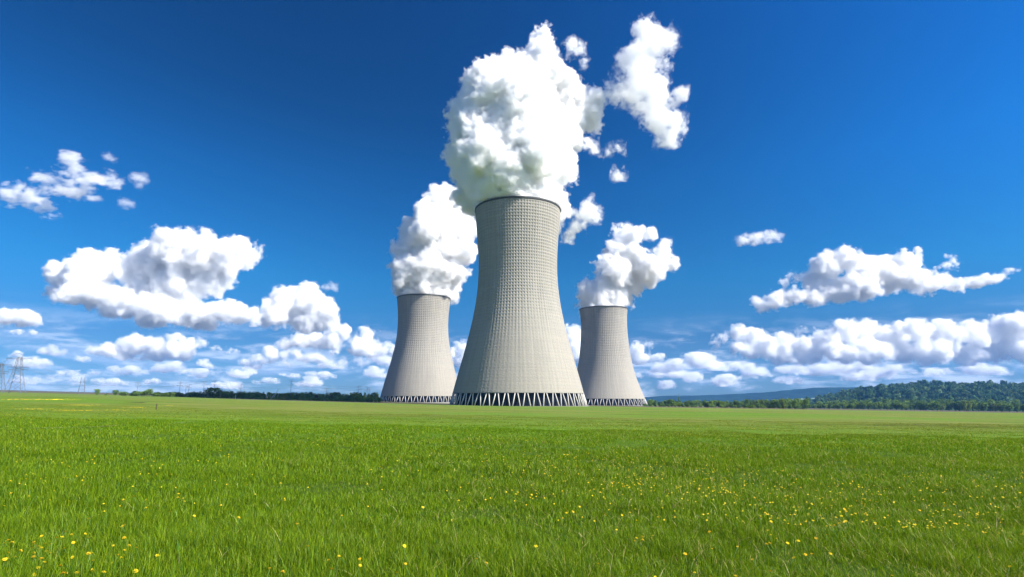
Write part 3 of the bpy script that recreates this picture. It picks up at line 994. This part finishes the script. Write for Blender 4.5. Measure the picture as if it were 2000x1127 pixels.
LAB = {('column', 'dark'): 'slim dark green tree in the tree line left of the towers', ('column', 'mid'): 'slim mid green tree in the tree line left of the towers', ('column', 'light'): 'slim pale green tree in the tree line left of the towers',
       ('column', 'brown'): 'slim brownish tree in the tree line left of the towers', ('bush', 'dark'): 'low dark bush in the tree line left of the towers', ('bush', 'mid'): 'low green bush in the tree line left of the towers',
       ('round', 'dark'): 'rounded dark tree in the tree line left of the towers', ('round', 'mid'): 'rounded green tree in the tree line left of the towers', ('column', 'yellow'): 'slim yellowish tree in the tree line left of the towers', ('round', 'light'): 'rounded light green tree in the tree line left of the towers'}
rt_ = random.Random(12)


def row(x0, x1, step, top, jt, Y, kinds, tones, lab=LAB, group=GL, wid=None):
    x = x0
    while x < x1:
        k = rt_.choice(kinds); tn = rt_.choice(tones)
        w = {'column': rt_.uniform(6.5, 10), 'round': rt_.uniform(11, 17), 'bush': rt_.uniform(9, 15), 'fir': 8}[k]
        if wid: w *= wid
        tree(k, tn, x, top + rt_.uniform(-jt, jt), Y + rt_.uniform(-14, 14), lab[(k, tn)], group, w)
        x += step * rt_.uniform(.7, 1.3)


row(236, 268, 8, 767.5, 1.5, 542, ['bush', 'round'], ['dark', 'mid'])
row(262, 284, 6, 766, 1.5, 548, ['column', 'round'], ['mid', 'dark'])
row(301, 342, 6.5, 767, 1.2, 552, ['column'], ['dark', 'mid', 'mid'])
row(305, 345, 11, 768, 1, 562, ['round'], ['dark'])
row(343, 368, 8, 771, 1.5, 566, ['bush'], ['dark', 'mid'])
row(371, 400, 6, 766, 1.5, 558, ['column'], ['dark', 'dark', 'mid'])
row(404, 470, 7, 766, 2.0, 572, ['column'], ['dark', 'mid', 'light'])
row(470, 514, 5.5, 766, 2.0, 566, ['column'], ['dark', 'mid', 'light'])
row(474, 516, 11, 769, 1.5, 578, ['round'], ['dark'])
row(512, 534, 8, 777, 1.5, 575, ['bush'], ['dark', 'mid'])
row(551, 568, 7, 777, 1.5, 575, ['bush'], ['dark'])
row(571, 602, 6, 767, 2.0, 572, ['column'], ['dark', 'mid', 'dark'])
row(612, 642, 6.5, 772, 1.5, 578, ['column'], ['brown', 'mid', 'light'])
row(640, 702, 5.5, 771, 2.0, 584, ['column'], ['dark', 'mid', 'light', 'yellow'])
row(645, 706, 12, 774, 1.5, 594, ['round'], ['dark'])
row(702, 742, 7, 777, 1.8, 592, ['column', 'bush'], ['dark', 'mid'])
row(238, 742, 9.5, 775, 2.0, 545, ['bush'], ['dark', 'mid', 'mid'])
row(298, 740, 8, 768.5, 2.2, 604, ['column', 'round'], ['dark', 'mid', 'dark', 'light'])
GR = 'trees along the field edge right of the towers'
LABR = {k: v.replace('left of the towers', 'right of the towers') for k, v in LAB.items()}
tree('fir', 'dark', 1327, 771, 690, 'tallest dark pointed tree in the right tree line', GR, 9)
row(1268, 1312, 6.5, 781, 2.5, 690, ['column', 'round'], ['mid', 'dark', 'light'], LABR, GR)
row(1312, 1352, 6, 783, 1.8, 690, ['column', 'round'], ['mid', 'dark'], LABR, GR)
row(1262, 1350, 11, 787, 1.5, 680, ['bush'], ['mid', 'dark'], LABR, GR)
row(1352, 1440, 6.5, 782, 1.6, 700, ['round', 'column'], ['mid', 'dark', 'mid', 'light'], LABR, GR)
row(1436, 1530, 6.5, 780, 1.8, 700, ['round', 'column'], ['mid', 'dark', 'light', 'mid'], LABR, GR)
row(1525, 1578, 6.5, 779, 2.0, 705, ['round'], ['mid', 'mid', 'dark', 'light'], LABR, GR, .95)
GW = 'trees at the foot of the wooded hillside'
LABW = {k: v.replace('in the tree line left of the towers', 'at the foot of the wooded hill') for k, v in LAB.items()}
row(1350, 1580, 9, 789, 1.5, 684, ['bush'], ['mid', 'dark', 'mid'], LABR, GR)
row(1572, 1640, 9, 788, 2.0, 1000, ['round'], ['dark', 'mid'], LABW, GW, .9)
row(1636, 1800, 10, 786, 2.5, 1000, ['round'], ['dark', 'mid', 'dark', 'mid'], LABW, GW, 1.1)
row(1796, 1960, 11, 785, 3.0, 980, ['round'], ['dark', 'mid', 'dark', 'light'], LABW, GW, 1.25)
row(1600, 1990, 16, 781, 3.0, 1120, ['round'], ['dark', 'mid'], LABW, GW, 1.3)
row(1956, 2060, 11, 789, 2.5, 960, ['round'], ['dark', 'dark', 'mid'], LABW, GW, 1.2)

# ------------------------------------------------------------------ pylons, masts and their wires
M_STEEL = plain('galvanised_steel', (.11, .125, .15), .6, .4, .15, 1)
M_WIRE = plain('wire', (.12, .14, .18), .6, .3, .1, 1)
M_WHITE = plain('white_painted_steel', (.75, .76, .76), .6, .3, .05, 1)
GP = 'power line pylons and masts on the left'


def pylon(px, top, Y, bw, label, th=.16, arch=True):
    p = on_ground(px, Y)
    hgt = at(px, top, Y).z - p.z
    root = empty('power_pylon', p)
    tag(root, label, 'pylon', GP)
    wst = bw * .22
    prof = [(0, bw / 2), (hgt * .52, bw * .24), (hgt * .93, wst / 2)]
    wd = lambda z: np.interp(z, [q[0] for q in prof], [q[1] for q in prof])
    mb = MB()
    for sx in (-1, 1):
        for sy in (-1, 1):
            mb.tube([(sx * w, sy * w * .8, z if z else -.8) for z, w in prof], th, 4)
    lev = [0]
    while lev[-1] < hgt * .90:
        lev.append(lev[-1] + max(wd(lev[-1]) * 1.5, hgt * .05))
    lev[-1] = hgt * .93
    for z0, z1 in zip(lev, lev[1:]):
        a, b = wd(z0), wd(z1)
        for s in (-1, 1):
            mb.tube([(-a, s * a * .8, z0), (b, s * b * .8, z1)], th * .55, 4)
            mb.tube([(a, s * a * .8, z0), (-b, s * b * .8, z1)], th * .55, 4)
            mb.tube([(s * a, -a * .8, z0), (s * b, b * .8, z1)], th * .55, 4)
            mb.tube([(-b, s * b * .8, z1), (b, s * b * .8, z1)], th * .55, 4)
    mb.build('lattice_body', M_STEEL, root)
    if arch:
        mb = MB()
        pts = [(-bw * .42 + bw * .55 * (1 - math.cos(t)) / 2 + .0, 0, hgt * .96 + math.sin(t) * hgt * .06) for t in np.linspace(.2, math.pi, 9)]
        mb.tube(pts + [(wst / 2, 0, hgt * .93)], th * .8, 5)
        mb.build('peak_loop', M_STEEL, root)
    for z, w in ((.90, .78), (.68, .62), (.62, .55)):
        mb = MB()
        L = bw * w
        for s in (-1, 1):
            mb.tube([(0, s * .3, hgt * z + .0), (s * L, 0, hgt * z - .25)], [th, th * .6], 4)
            mb.tube([(0, s * .3, hgt * z - bw * .09), (s * L, 0, hgt * z - .27)], [th * .8, th * .5], 4)
            mb.tube([(-s * .0, -s * .3, hgt * z), (s * L, -.05 * s, hgt * z - .23)], [th * .8, th * .5], 4)
            for q in (.35, .7):
                mb.tube([(s * L * q, 0, hgt * z - .1), (s * L * q * .75, 0, hgt * z - bw * .09 * (1 - q))], th * .5, 4)
        mb.build('cross_arm', M_STEEL, root)
        for s in (-1, 1):
            mb = MB()
            mb.tube([(s * L * .97, 0, hgt * z - .3), (s * L * .97, 0, hgt * z - 1.5)], th * .7, 6)
            mb.build('insulator', M_STEEL, root)
    root.rotation_euler.z = R(18)
    return root, hgt


pylon(25, 692, 470, 11.6, 'tall lattice pylon at far left with a loop on its top', .19)
pylon(-9, 706, 560, 10.5, 'lattice pylon cut by the left edge of the picture', .22, False)


def mast(px, top, Y, label, legs=1, spread=2.2, th=.17, arms=(.9, .72), mat=None, armw=3.0):
    p = on_ground(px, Y)
    hgt = at(px, top, Y).z - p.z
    root = empty('power_mast', p)
    tag(root, label, 'mast', GP)
    for k in range(legs):
        mb = MB()
        x = 0 if legs == 1 else (k - .5) * 2
        mb.tube([(x * spread, 0, -.6), (x * spread * .42, 0, hgt * (1 if k == 0 else .985))], [th * 1.4, th], 6)
        mb.build('pole', mat or M_STEEL, root)
    for a in arms:
        mb = MB()
        mb.tube([(-armw, .2, hgt * a), (armw, .2, hgt * a)], th * .7, 4)
        for s in (-1, 1):
            mb.tube([(s * armw * .9, .2, hgt * a), (s * armw * .9, .2, hgt * a - 1.1)], th * .6, 5)
            mb.tube([(0, .2, hgt * a - 1.6), (s * armw * .6, .2, hgt * a - .1)], th * .45, 4)
        mb.build('cross_arm', mat or M_STEEL, root)
    root.rotation_euler.z = R(10)
    return root


mast(156, 736, 560, 'two legged mast on the rise between the pylon and the first tree', 2, 3.0, .19, (.72, .5, .3), None, 2.6)
for px, top, lab in ((265, 746, 'thin faint mast behind the left end of the tree line'), (348, 745, 'left mast of the three thin masts over the brown bush'), (360, 752, 'middle mast of the three thin masts over the brown bush'),
                     (366, 750, 'right mast of the three thin masts over the brown bush'), (395, 743, 'dark mast rising left of the broadest light green tree'), (416, 742, 'thin mast rising behind the broadest light green tree'),
                     (468, 749, 'thin mast over the middle of the left tree line'), (566, 742, 'tallest thin mast rising from the gap in the left tree line'), (636, 757, 'short faint mast right of the dark fir'),
                     (699, 752, 'left mast of three near the left cooling tower'), (716, 754, 'middle mast of three near the left cooling tower'), (720, 756, 'right mast of three near the left cooling tower')):
    mast(px, top, 600 if px != 395 else 545, lab, 1, 2, .13, (.93, .74) if px not in (720, 360) else (.9,), None, 2.6)
# white leaning frame in the gap
p = on_ground(536, 556)
r_ = empty('white_frame', p)
tag(r_, 'white leaning A shaped frame beside the dark bushy tree', 'frame')
for a, b in (((-4.2, 0, -.4), (2.6, 0, 9.2)), ((-2.4, 0, -.4), (3.0, 0, 8.8)), ((2.2, .3, -.4), (2.9, .3, 5.2))):
    mb = MB(); mb.tube([a, b], .16, 6); mb.build('strut', M_WHITE, r_)
p = on_ground(459, 540)
mb = MB(); mb.tube([(0, 0, -.4), (0, 0, 3.0)], .2, 8); mb.tube([(0, 0, 3.0), (0, 0, 3.25)], [.28, .12], 8)
tag(mb.build('marker_post', M_WHITE), 'short white marker post before the left tree line', 'post').location = p
g_ = ground_at(305, 800)
mb = MB(); mb.tube([(0, 0, -.3), (0, 0, .55)], [.05, .045], 7); mb.tube([(0, 0, .55), (0, 0, .60)], [.06, .02], 7)
tag(mb.build('fence_post', M_BARK), 'dark wooden post standing alone in the left field', 'post').location = g_


def wire(pts, sag, label):
    mb = MB()
    out = []
    for (x0, y0, Y0), (x1, y1, Y1) in zip(pts, pts[1:]):
        a = at(x0, y0, Y0); b = at(x1, y1, Y1)
        for t in np.linspace(0, 1, 17)[:-1]:
            q = a.lerp(b, t); q.z -= sag * 4 * t * (1 - t)
            out.append(q)
    out.append(at(*pts[-1]))
    mb.tube(out, .07, 4, True)
    tag(mb.build('power_line', M_WIRE), label, 'power line', 'wires strung from the pylons')


wire([(40, 697, 470), (156, 741, 560), (265, 747, 600), (416, 743, 600), (566, 743, 600), (716, 755, 600)], 2.2, 'topmost wire running from the tall pylon across the masts')
wire([(-8, 709, 560), (22, 698, 470)], 1.5, 'short wire between the two lattice pylons')
wire([(36, 712, 470), (156, 746, 560), (265, 751, 600), (395, 748, 560), (468, 754, 600), (566, 750, 600), (699, 757, 600), (745, 757, 640)], 2.4, 'middle wire running from the tall pylon across the masts')
wire([(34, 738, 490), (156, 752, 560), (348, 753, 600), (566, 757, 600), (720, 760, 600)], 2.6, 'lowest wire sagging over the left tree line')


# ------------------------------------------------------------------ tracks and furrows in the meadow
def strip(name, pts, width, mat, label, cat):
    P = [ground_at(x, y) for x, y in pts]
    P = [q for q in P if q is not None]
    out = []
    for a, b in zip(P, P[1:]):
        n = max(2, int((b - a).length / 1.5))
        for t in np.linspace(0, 1, n, endpoint=False): out.append(a.lerp(b, t))
    out.append(P[-1])
    rg = random.Random(len(out))
    V = []
    for i, q in enumerate(out):
        d = out[min(i + 1, len(out) - 1)] - out[max(i - 1, 0)]
        nx = Vector((-d.y, d.x, 0)).normalized()
        taper = min(1, i / 4, (len(out) - 1 - i) / 4) * .85 + .15
        w = width * taper * rg.uniform(.6, 1.25)
        for s in (-1, 1):
            e = q + nx * s * w / 2
            V.append((e.x, e.y, hz(e.x, e.y) + .03))
    i = np.arange(len(V)).reshape(-1, 2)
    o = link(name, mesh_np(name, np.array(V), [np.stack([i[:-1, 0], i[:-1, 1], i[1:, 1], i[1:, 0]], -1)], [mat]))
    tag(o, label, cat, kind='structure')


M_SOIL = plain('dark_soil', (.035, .035, .018), .95, .1, .4, 3)
M_DRY = plain('trodden_dry_grass', (.20, .20, .075), .95, .1, .25, 2)
strip('furrow', [(1540, 829), (1640, 829), (1700, 832), (1760, 830), (1800, 829), (1850, 832), (1920, 835), (2000, 837), (2080, 840)], .22, M_SOIL, 'dark furrow crossing the right side of the meadow', 'furrow')
strip('furrow', [(1860, 814), (1920, 814), (2000, 816), (2060, 817)], .5, M_SOIL, 'short dark furrow near the right edge below the trees', 'furrow')
strip('path', [(-30, 839), (90, 837), (200, 834), (290, 829), (380, 824)], .22, M_DRY, 'pale trodden path across the left of the meadow', 'path')
strip('furrow', [(228, 786), (250, 786.5), (262, 787), (285, 786)], 1.6, M_SOIL, 'dark gash in the turf below the left tree line', 'furrow')

# ------------------------------------------------------------------ grass
def blades_material(name):
    m = bpy.data.materials.new(name)
    m.use_nodes = True
    t = NT(m.node_tree)
    m.node_tree.nodes.clear()
    o = t.n('ShaderNodeOutputMaterial')
    a = t.n('ShaderNodeAttribute', attribute_name='tint')
    d = t.n('ShaderNodeBsdfDiffuse'); tr = t.n('ShaderNodeBsdfTranslucent')
    t.l(a.outputs['Color'], d.inputs[0])
    t.l(t.mix(1.0, a.outputs['Color'], (1.15, 1.1, .55), 'MULTIPLY'), tr.inputs[0])
    mx = t.n('ShaderNodeMixShader'); mx.inputs[0].default_value = .38
    t.l(d.outputs[0], mx.inputs[1]); t.l(tr.outputs[0], mx.inputs[2])
    gl = t.n('ShaderNodeBsdfGlossy'); gl.inputs['Roughness'].default_value = .42
    gl.inputs[0].default_value = (.9, .95, .8, 1)
    m2 = t.n('ShaderNodeMixShader'); m2.inputs[0].default_value = .012
    t.l(mx.outputs[0], m2.inputs[1]); t.l(gl.outputs[0], m2.inputs[2])
    t.l(m2.outputs[0], o.inputs[0])
    return m


def lattice(x, y, per, rg):
    """smooth value noise at scattered points, about -1..1"""
    gx, gy = x / per, y / per
    ix, iy = np.floor(gx).astype(int), np.floor(gy).astype(int)
    fx, fy = gx - ix, gy - iy
    fx = fx * fx * (3 - 2 * fx); fy = fy * fy * (3 - 2 * fy)
    T = rg.uniform(-1, 1, (257, 257))
    g = lambda a, b: T[a % 257, b % 257]
    return (g(ix, iy) * (1 - fx) + g(ix + 1, iy) * fx) * (1 - fy) + (g(ix, iy + 1) * (1 - fx) + g(ix + 1, iy + 1) * fx) * fy


GREENS = np.array([(.098, .190, .004), (.135, .240, .004), (.185, .285, .005), (.064, .145, .007), (.225, .312, .010), (.108, .210, .008)])
STRAW = np.array([(.50, .42, .15), (.42, .33, .12), (.58, .50, .24)])


def grass_ring(rg, d0, d1, per_m2, hmean, wmean, segs, straw, lean=.35, tone=None):
    area = .93 * (d1 * d1 - d0 * d0) + 2.4 * (d1 - d0)
    n = int(area * per_m2)
    y = np.sqrt(rg.uniform(d0 * d0, d1 * d1, n))
    x = rg.uniform(-1, 1, n) * (.93 * y + 1.2)
    c1 = lattice(x, y, .55, np.random.default_rng(1)); c2 = lattice(x, y, 2.6, np.random.default_rng(2)); c3 = lattice(x, y, 9.0, np.random.default_rng(5))
    keep = rg.uniform(0, 1, n) < np.clip((.72 + .42 * c1 + .20 * c2), .22, 1)
    x, y, c1, c2, c3 = (v[keep] for v in (x, y, c1, c2, c3)); n = len(x)
    z = height(x, y) - .01
    h = hmean * np.clip(rg.lognormal(0, .32, n), .4, 2.2) * (1 + .38 * c1 + .30 * c2)
    w = wmean * rg.uniform(.6, 1.5, n)
    az = rg.uniform(0, 2 * np.pi, n)                 # direction the blade leans
    ln = np.abs(rg.normal(0, lean, n)) + .08
    isst = rg.uniform(0, 1, n) < straw * (1 + 1.6 * np.clip(x / (.9 * y), -.6, 1))
    ln = np.where(isst, ln * 1.6 + .35, ln); h = np.where(isst, h * 1.2, h)
    face = az + np.pi / 2 + rg.normal(0, .7, n)
    sx, sy = np.cos(face) * w * .5, np.sin(face) * w * .5
    pts = []
    ts = np.linspace(0, 1, segs + 1)
    for t in ts:
        out = h * ln * (t ** 1.8)
        up = h * (t - .28 * ln * t ** 2.4)
        cx = x + np.cos(az) * out; cyv = y + np.sin(az) * out; cz = z + np.maximum(up, .004)
        k = (1 - t ** 2.2) * (1 if t > 0 else .75)
        if t < 1:
            pts.append((cx - sx * k, cyv - sy * k, cz)); pts.append((cx + sx * k, cyv + sy * k, cz))
        else:
            pts.append((cx, cyv, cz))
    m = len(pts)
    V = np.stack([np.stack(p, -1) for p in pts], 1).reshape(-1, 3)
    b = np.arange(n)[:, None] * m
    F3 = []
    for s in range(segs - 1):
        F3 += [(2 * s, 2 * s + 1, 2 * s + 3), (2 * s, 2 * s + 3, 2 * s + 2)]
    F3.append((2 * segs - 2, 2 * segs - 1, 2 * segs))
    Fc = (b[:, :, None] + np.array(F3)[None]).reshape(-1, 3)
    col = GREENS[np.clip((rg.normal(2.0, 1.4, n) + 1.3 * c3 + 1.2 * c2).round().astype(int), 0, 5)]
    col = col * rg.uniform(.75, 1.25, (n, 1))
    o_ = (sstep(y + 15 * c3 + 4 * c2, 22, 66) * .75)[:, None]
    col = col * (1 - o_) + np.array([(.175, .205, .030)]) * rg.uniform(.7, 1.3, (n, 1)) * o_
    if tone is not None: col = np.array([tone]) * rg.uniform(.7, 1.3, (n, 1))
    col[isst] = STRAW[rg.integers(0, 3, isst.sum())]
    C = np.repeat(np.concatenate([col, np.ones((n, 1))], 1), m, 0)
    return V, Fc, C


def grass():
    rg = np.random.default_rng(77)
    rings = [(3.6, 7.5, 8500, .096, .0041, 3, .022, .46), (7.5, 12, 4300, .092, .0057, 3, .024, .46), (12, 20, 1500, .092, .010, 2, .018, .44), (20, 36, 450, .075, .018, 2, .008, .4), (36, 70, 80, .050, .038, 1, .004, .38),
             (3.6, 14, 18, .18, .0034, 3, .35, .22, (.19, .27, .04)), (3.6, 16, 70, .075, .020, 3, .0, .9, (.050, .135, .020)), (3.6, 12, 60, .060, .013, 3, .0, 1.1, (.115, .22, .03)), (12, 30, 7, .15, .007, 2, .4, .25, (.22, .28, .05))]
    Vs, Fs, Cs, off = [], [], [], 0
    for a in rings:
        V, Fc, C = grass_ring(rg, *a)
        Vs.append(V); Fs.append(Fc + off); Cs.append(C); off += len(V)
    V = np.concatenate(Vs)
    me = mesh_np('grass', V, [np.concatenate(Fs)], [blades_material('grass_blades')])
    at_ = me.attributes.new('tint', 'FLOAT_COLOR', 'POINT')
    at_.data.foreach_set('color', np.concatenate(Cs).astype(np.float32).ravel())
    o = link('grass', me)
    tag(o, 'lush green meadow grass with scattered dry straws', 'grass', kind='stuff')


grass()

# ------------------------------------------------------------------ yellow flowers
M_PETAL = plain('yellow_petals', (.82, .64, .02), .7, .2, .12, 40)
M_PETAL2 = plain('orange_yellow_petals', (.80, .54, .02), .7, .2, .12, 40)
M_STEM = plain('flower_stem', (.09, .17, .03), .7, .2, .1, 20)


def head_mesh(seed, mat):
    rg = random.Random(seed)
    V, Q = [], []
    for ring_, (r0, r1, z0, z1, n, w) in enumerate(((.004, .030, .002, .006, 15, .0085), (.003, .024, .006, .014, 13, .0075), (.001, .015, .010, .019, 9, .006))):
        for k in range(n):
            a = 2 * math.pi * (k + .5 * ring_ + rg.uniform(-.2, .2)) / n
            rr = r1 * rg.uniform(.85, 1.1); ca, sa = math.cos(a), math.sin(a)
            b = len(V)
            zz = z1 + rg.uniform(-.003, .003)
            for r, z, ww in ((r0, z0, w * .5), (rr * .6, (z0 + zz) / 2 + .002, w), (rr, zz, w * .7)):
                V += [(ca * r - sa * ww / 2, sa * r + ca * ww / 2, z), (ca * r + sa * ww / 2, sa * r - ca * ww / 2, z)]
            Q += [(b, b + 1, b + 3, b + 2), (b + 2, b + 3, b + 5, b + 4)]
    return mesh_np('flower_head', np.array(V), [np.array(Q)], [mat])


def stem_mesh(seed):
    rg = random.Random(seed)
    mb = MB()
    dx, dy = rg.uniform(-.05, .05), rg.uniform(-.05, .05)
    mb.tube([(0, 0, -.02), (dx * .25, dy * .25, .5), (dx, dy, 1.0)], [.0035, .003, .0025], 5)
    return mb.mesh('stem', M_STEM, True), (dx, dy)


heads = [head_mesh(k, M_PETAL if k % 3 else M_PETAL2) for k in range(6)]
stems = [stem_mesh(k) for k in range(5)]
GF = 'yellow flowers in the near meadow'
rf = random.Random(33)
spots = []
# the tight clump at the lower left, then flowers seen singly
for x, y in ((95, 1065), (78, 1075), (100, 1070), (88, 1078), (66, 1082), (110, 1062), (74, 1058), (12, 1090), (4, 1104), (8, 1068), (118, 1048), (232, 1035), (138, 1068), (30, 1068), (85, 1098), (120, 1112), (115, 1125), (170, 1104), (210, 1124), (222, 1092), (242, 1096), (180, 1022), (386, 1044), (386, 1016),
             (275, 996), (245, 978), (20, 965), (8, 962), (280, 978), (462, 1020), (276, 1075), (660, 1090), (655, 1086), (640, 1112), (690, 1105), (775, 1120), (805, 1100), (930, 1090), (962, 1096), (545, 1118), (520, 1115), (610, 1068), (675, 1015), (590, 1030), (822, 996), (790, 1070),
             (1340, 1075), (1345, 1087), (1390, 1064), (1392, 1035), (1432, 1062), (1485, 1012), (1515, 1018), (1492, 1032), (1600, 1052), (1708, 1018), (1655, 1048), (1580, 1018), (1484, 1090), (1540, 1085), (1352, 1118), (1390, 1122), (1448, 1122), (1284, 1122), (1730, 1124), (1912, 1098), (1960, 1110), (1240, 1000), (1820, 1010), (1900, 1030)):
    spots.append((x + rf.uniform(-3, 3), y))
NSET = len(spots)
for _ in range(45):
    spots.append((abs(rf.gauss(0, 130)), min(1126, 1085 + rf.gauss(0, 30))))
while len(spots) < 290:
    x = rf.uniform(-20, 2020); y = 1127 - 225 * rf.random() ** .75
    if rf.random() < (.3 + .7 * (x > 1000)):
        for _ in range(rf.choice((1, 1, 2, 4, 7))): spots.append((x + rf.gauss(0, 26), min(1126, y + rf.gauss(0, 7))))
for si, (x, y) in enumerate(spots):
    hgt = rf.uniform(.13, .18) if si < NSET else rf.uniform(.08, .14)
    g_ = ground_at(x, y)
    g2 = g_ - Vector((g_.x, g_.y, 0)).normalized() * (hgt * g_.y / EYE)      # its head, not its foot, is seen there
    r_ = empty('dandelion', (g2.x, g2.y, hz(g2.x, g2.y)), rf.uniform(0, 6.28))
    k = rf.randrange(5)
    st, (dx, dy) = stems[k]
    s_ = link('stem', st, r_); s_.scale = (1, 1, hgt)
    hd = link('flower_head', heads[rf.randrange(6)], r_, (dx, dy, hgt - .002))
    q = rf.uniform(.38, .66); hd.scale = (q, q, q)
    hd.rotation_euler = (rf.uniform(-.5, .5), rf.uniform(-.5, .5), rf.uniform(0, 6.28))
    clump = x < 145 and 1040 < y < 1085
    tag(r_, 'yellow flower in the tight clump at the lower left of the meadow' if clump else ('single yellow flower in the grass on the right side of the meadow' if x > 1000 else 'single yellow flower in the grass on the left side of the meadow'), 'flower', GF + (' clump' if clump else ''))


def specks():
    """the countless farther flowers, as one object"""
    rg = np.random.default_rng(5)
    Vs, Qs, MI, off = [], [], [], 0
    P = []
    for _ in range(8000):
        y = 7.5 + 46 * rg.random() ** 1.25; x = rg.uniform(-1, 1) * .92 * y
        w = .25 + .75 * sstep(x / y, -.15, .2)
        if lattice(np.array([x]), np.array([y]), 4.0, np.random.default_rng(8))[0] + rg.uniform(-.6, .6) < .15: continue
        if rg.random() < w: P.append((x, y, .014 * rg.uniform(.7, 1.4), rg.uniform(.07, .12)))
    # drifts of yellow bloom far out on the left
    for (px, py, hw, hh, n) in ((100, 781, 60, 1.0, 420), (30, 781, 50, 1.2, 200), (108, 781, 14, .6, 250), (160, 792, 45, .6, 220), (70, 800, 40, 1.0, 160), (150, 803, 60, 1.0, 300), (230, 802, 40, 1.0, 120), (265, 797, 18, .7, 90), (330, 793, 20, .6, 70), (20, 812, 60, 1, 60)):
        for _ in range(n // 3):
            q = ground_at(px + rg.normal(0, hw / 2), py + rg.normal(0, hh / 2))
            if q is not None and q.y < 900: P.append((q.x, q.y, .0006 * q.y * rg.uniform(.5, 1.1), .05))
    for x, y, s, hh in P:
        z = float(height(x, y)) + hh
        a = rg.uniform(0, 1.5)
        ca, sa = math.cos(a) * s, math.sin(a) * s
        V = np.array([(x - ca, y - sa, z), (x + sa, y - ca, z + s * .2), (x + ca, y + sa, z), (x - sa, y + ca, z + s * .2), (x, y, z + s * .9)])
        Vs.append(V); Qs.append(np.array([(0, 1, 4), (1, 2, 4), (2, 3, 4), (3, 0, 4)]) + off); off += 5
        MI.append(np.full(4, rg.integers(2)))
    o = link('flower_drift', mesh_np('flower_drift', np.concatenate(Vs), [np.concatenate(Qs)], [M_PETAL, M_PETAL2], np.concatenate(MI)))
    tag(o, 'drifts of tiny yellow blooms across the meadow', 'flowers', kind='stuff')


specks()

# ------------------------------------------------------------------ the air
bpy.ops.mesh.primitive_cube_add(size=1, location=(0, 3500, 125))
air = bpy.context.object
air.name = 'haze'
air.scale = (13400, 8000, 590)
m = bpy.data.materials.new('haze_air')
m.use_nodes = True
t = NT(m.node_tree)
m.node_tree.nodes.clear()
o_ = t.n('ShaderNodeOutputMaterial')
v_ = t.n('ShaderNodeVolumePrincipled')
v_.inputs['Color'].default_value = (.14, .41, .98, 1)
v_.inputs['Density'].default_value = .00006
t.l(v_.outputs[0], o_.inputs[1])
air.data.materials.append(m)
tag(air, 'thin blue air over the meadow', 'haze', kind='stuff')
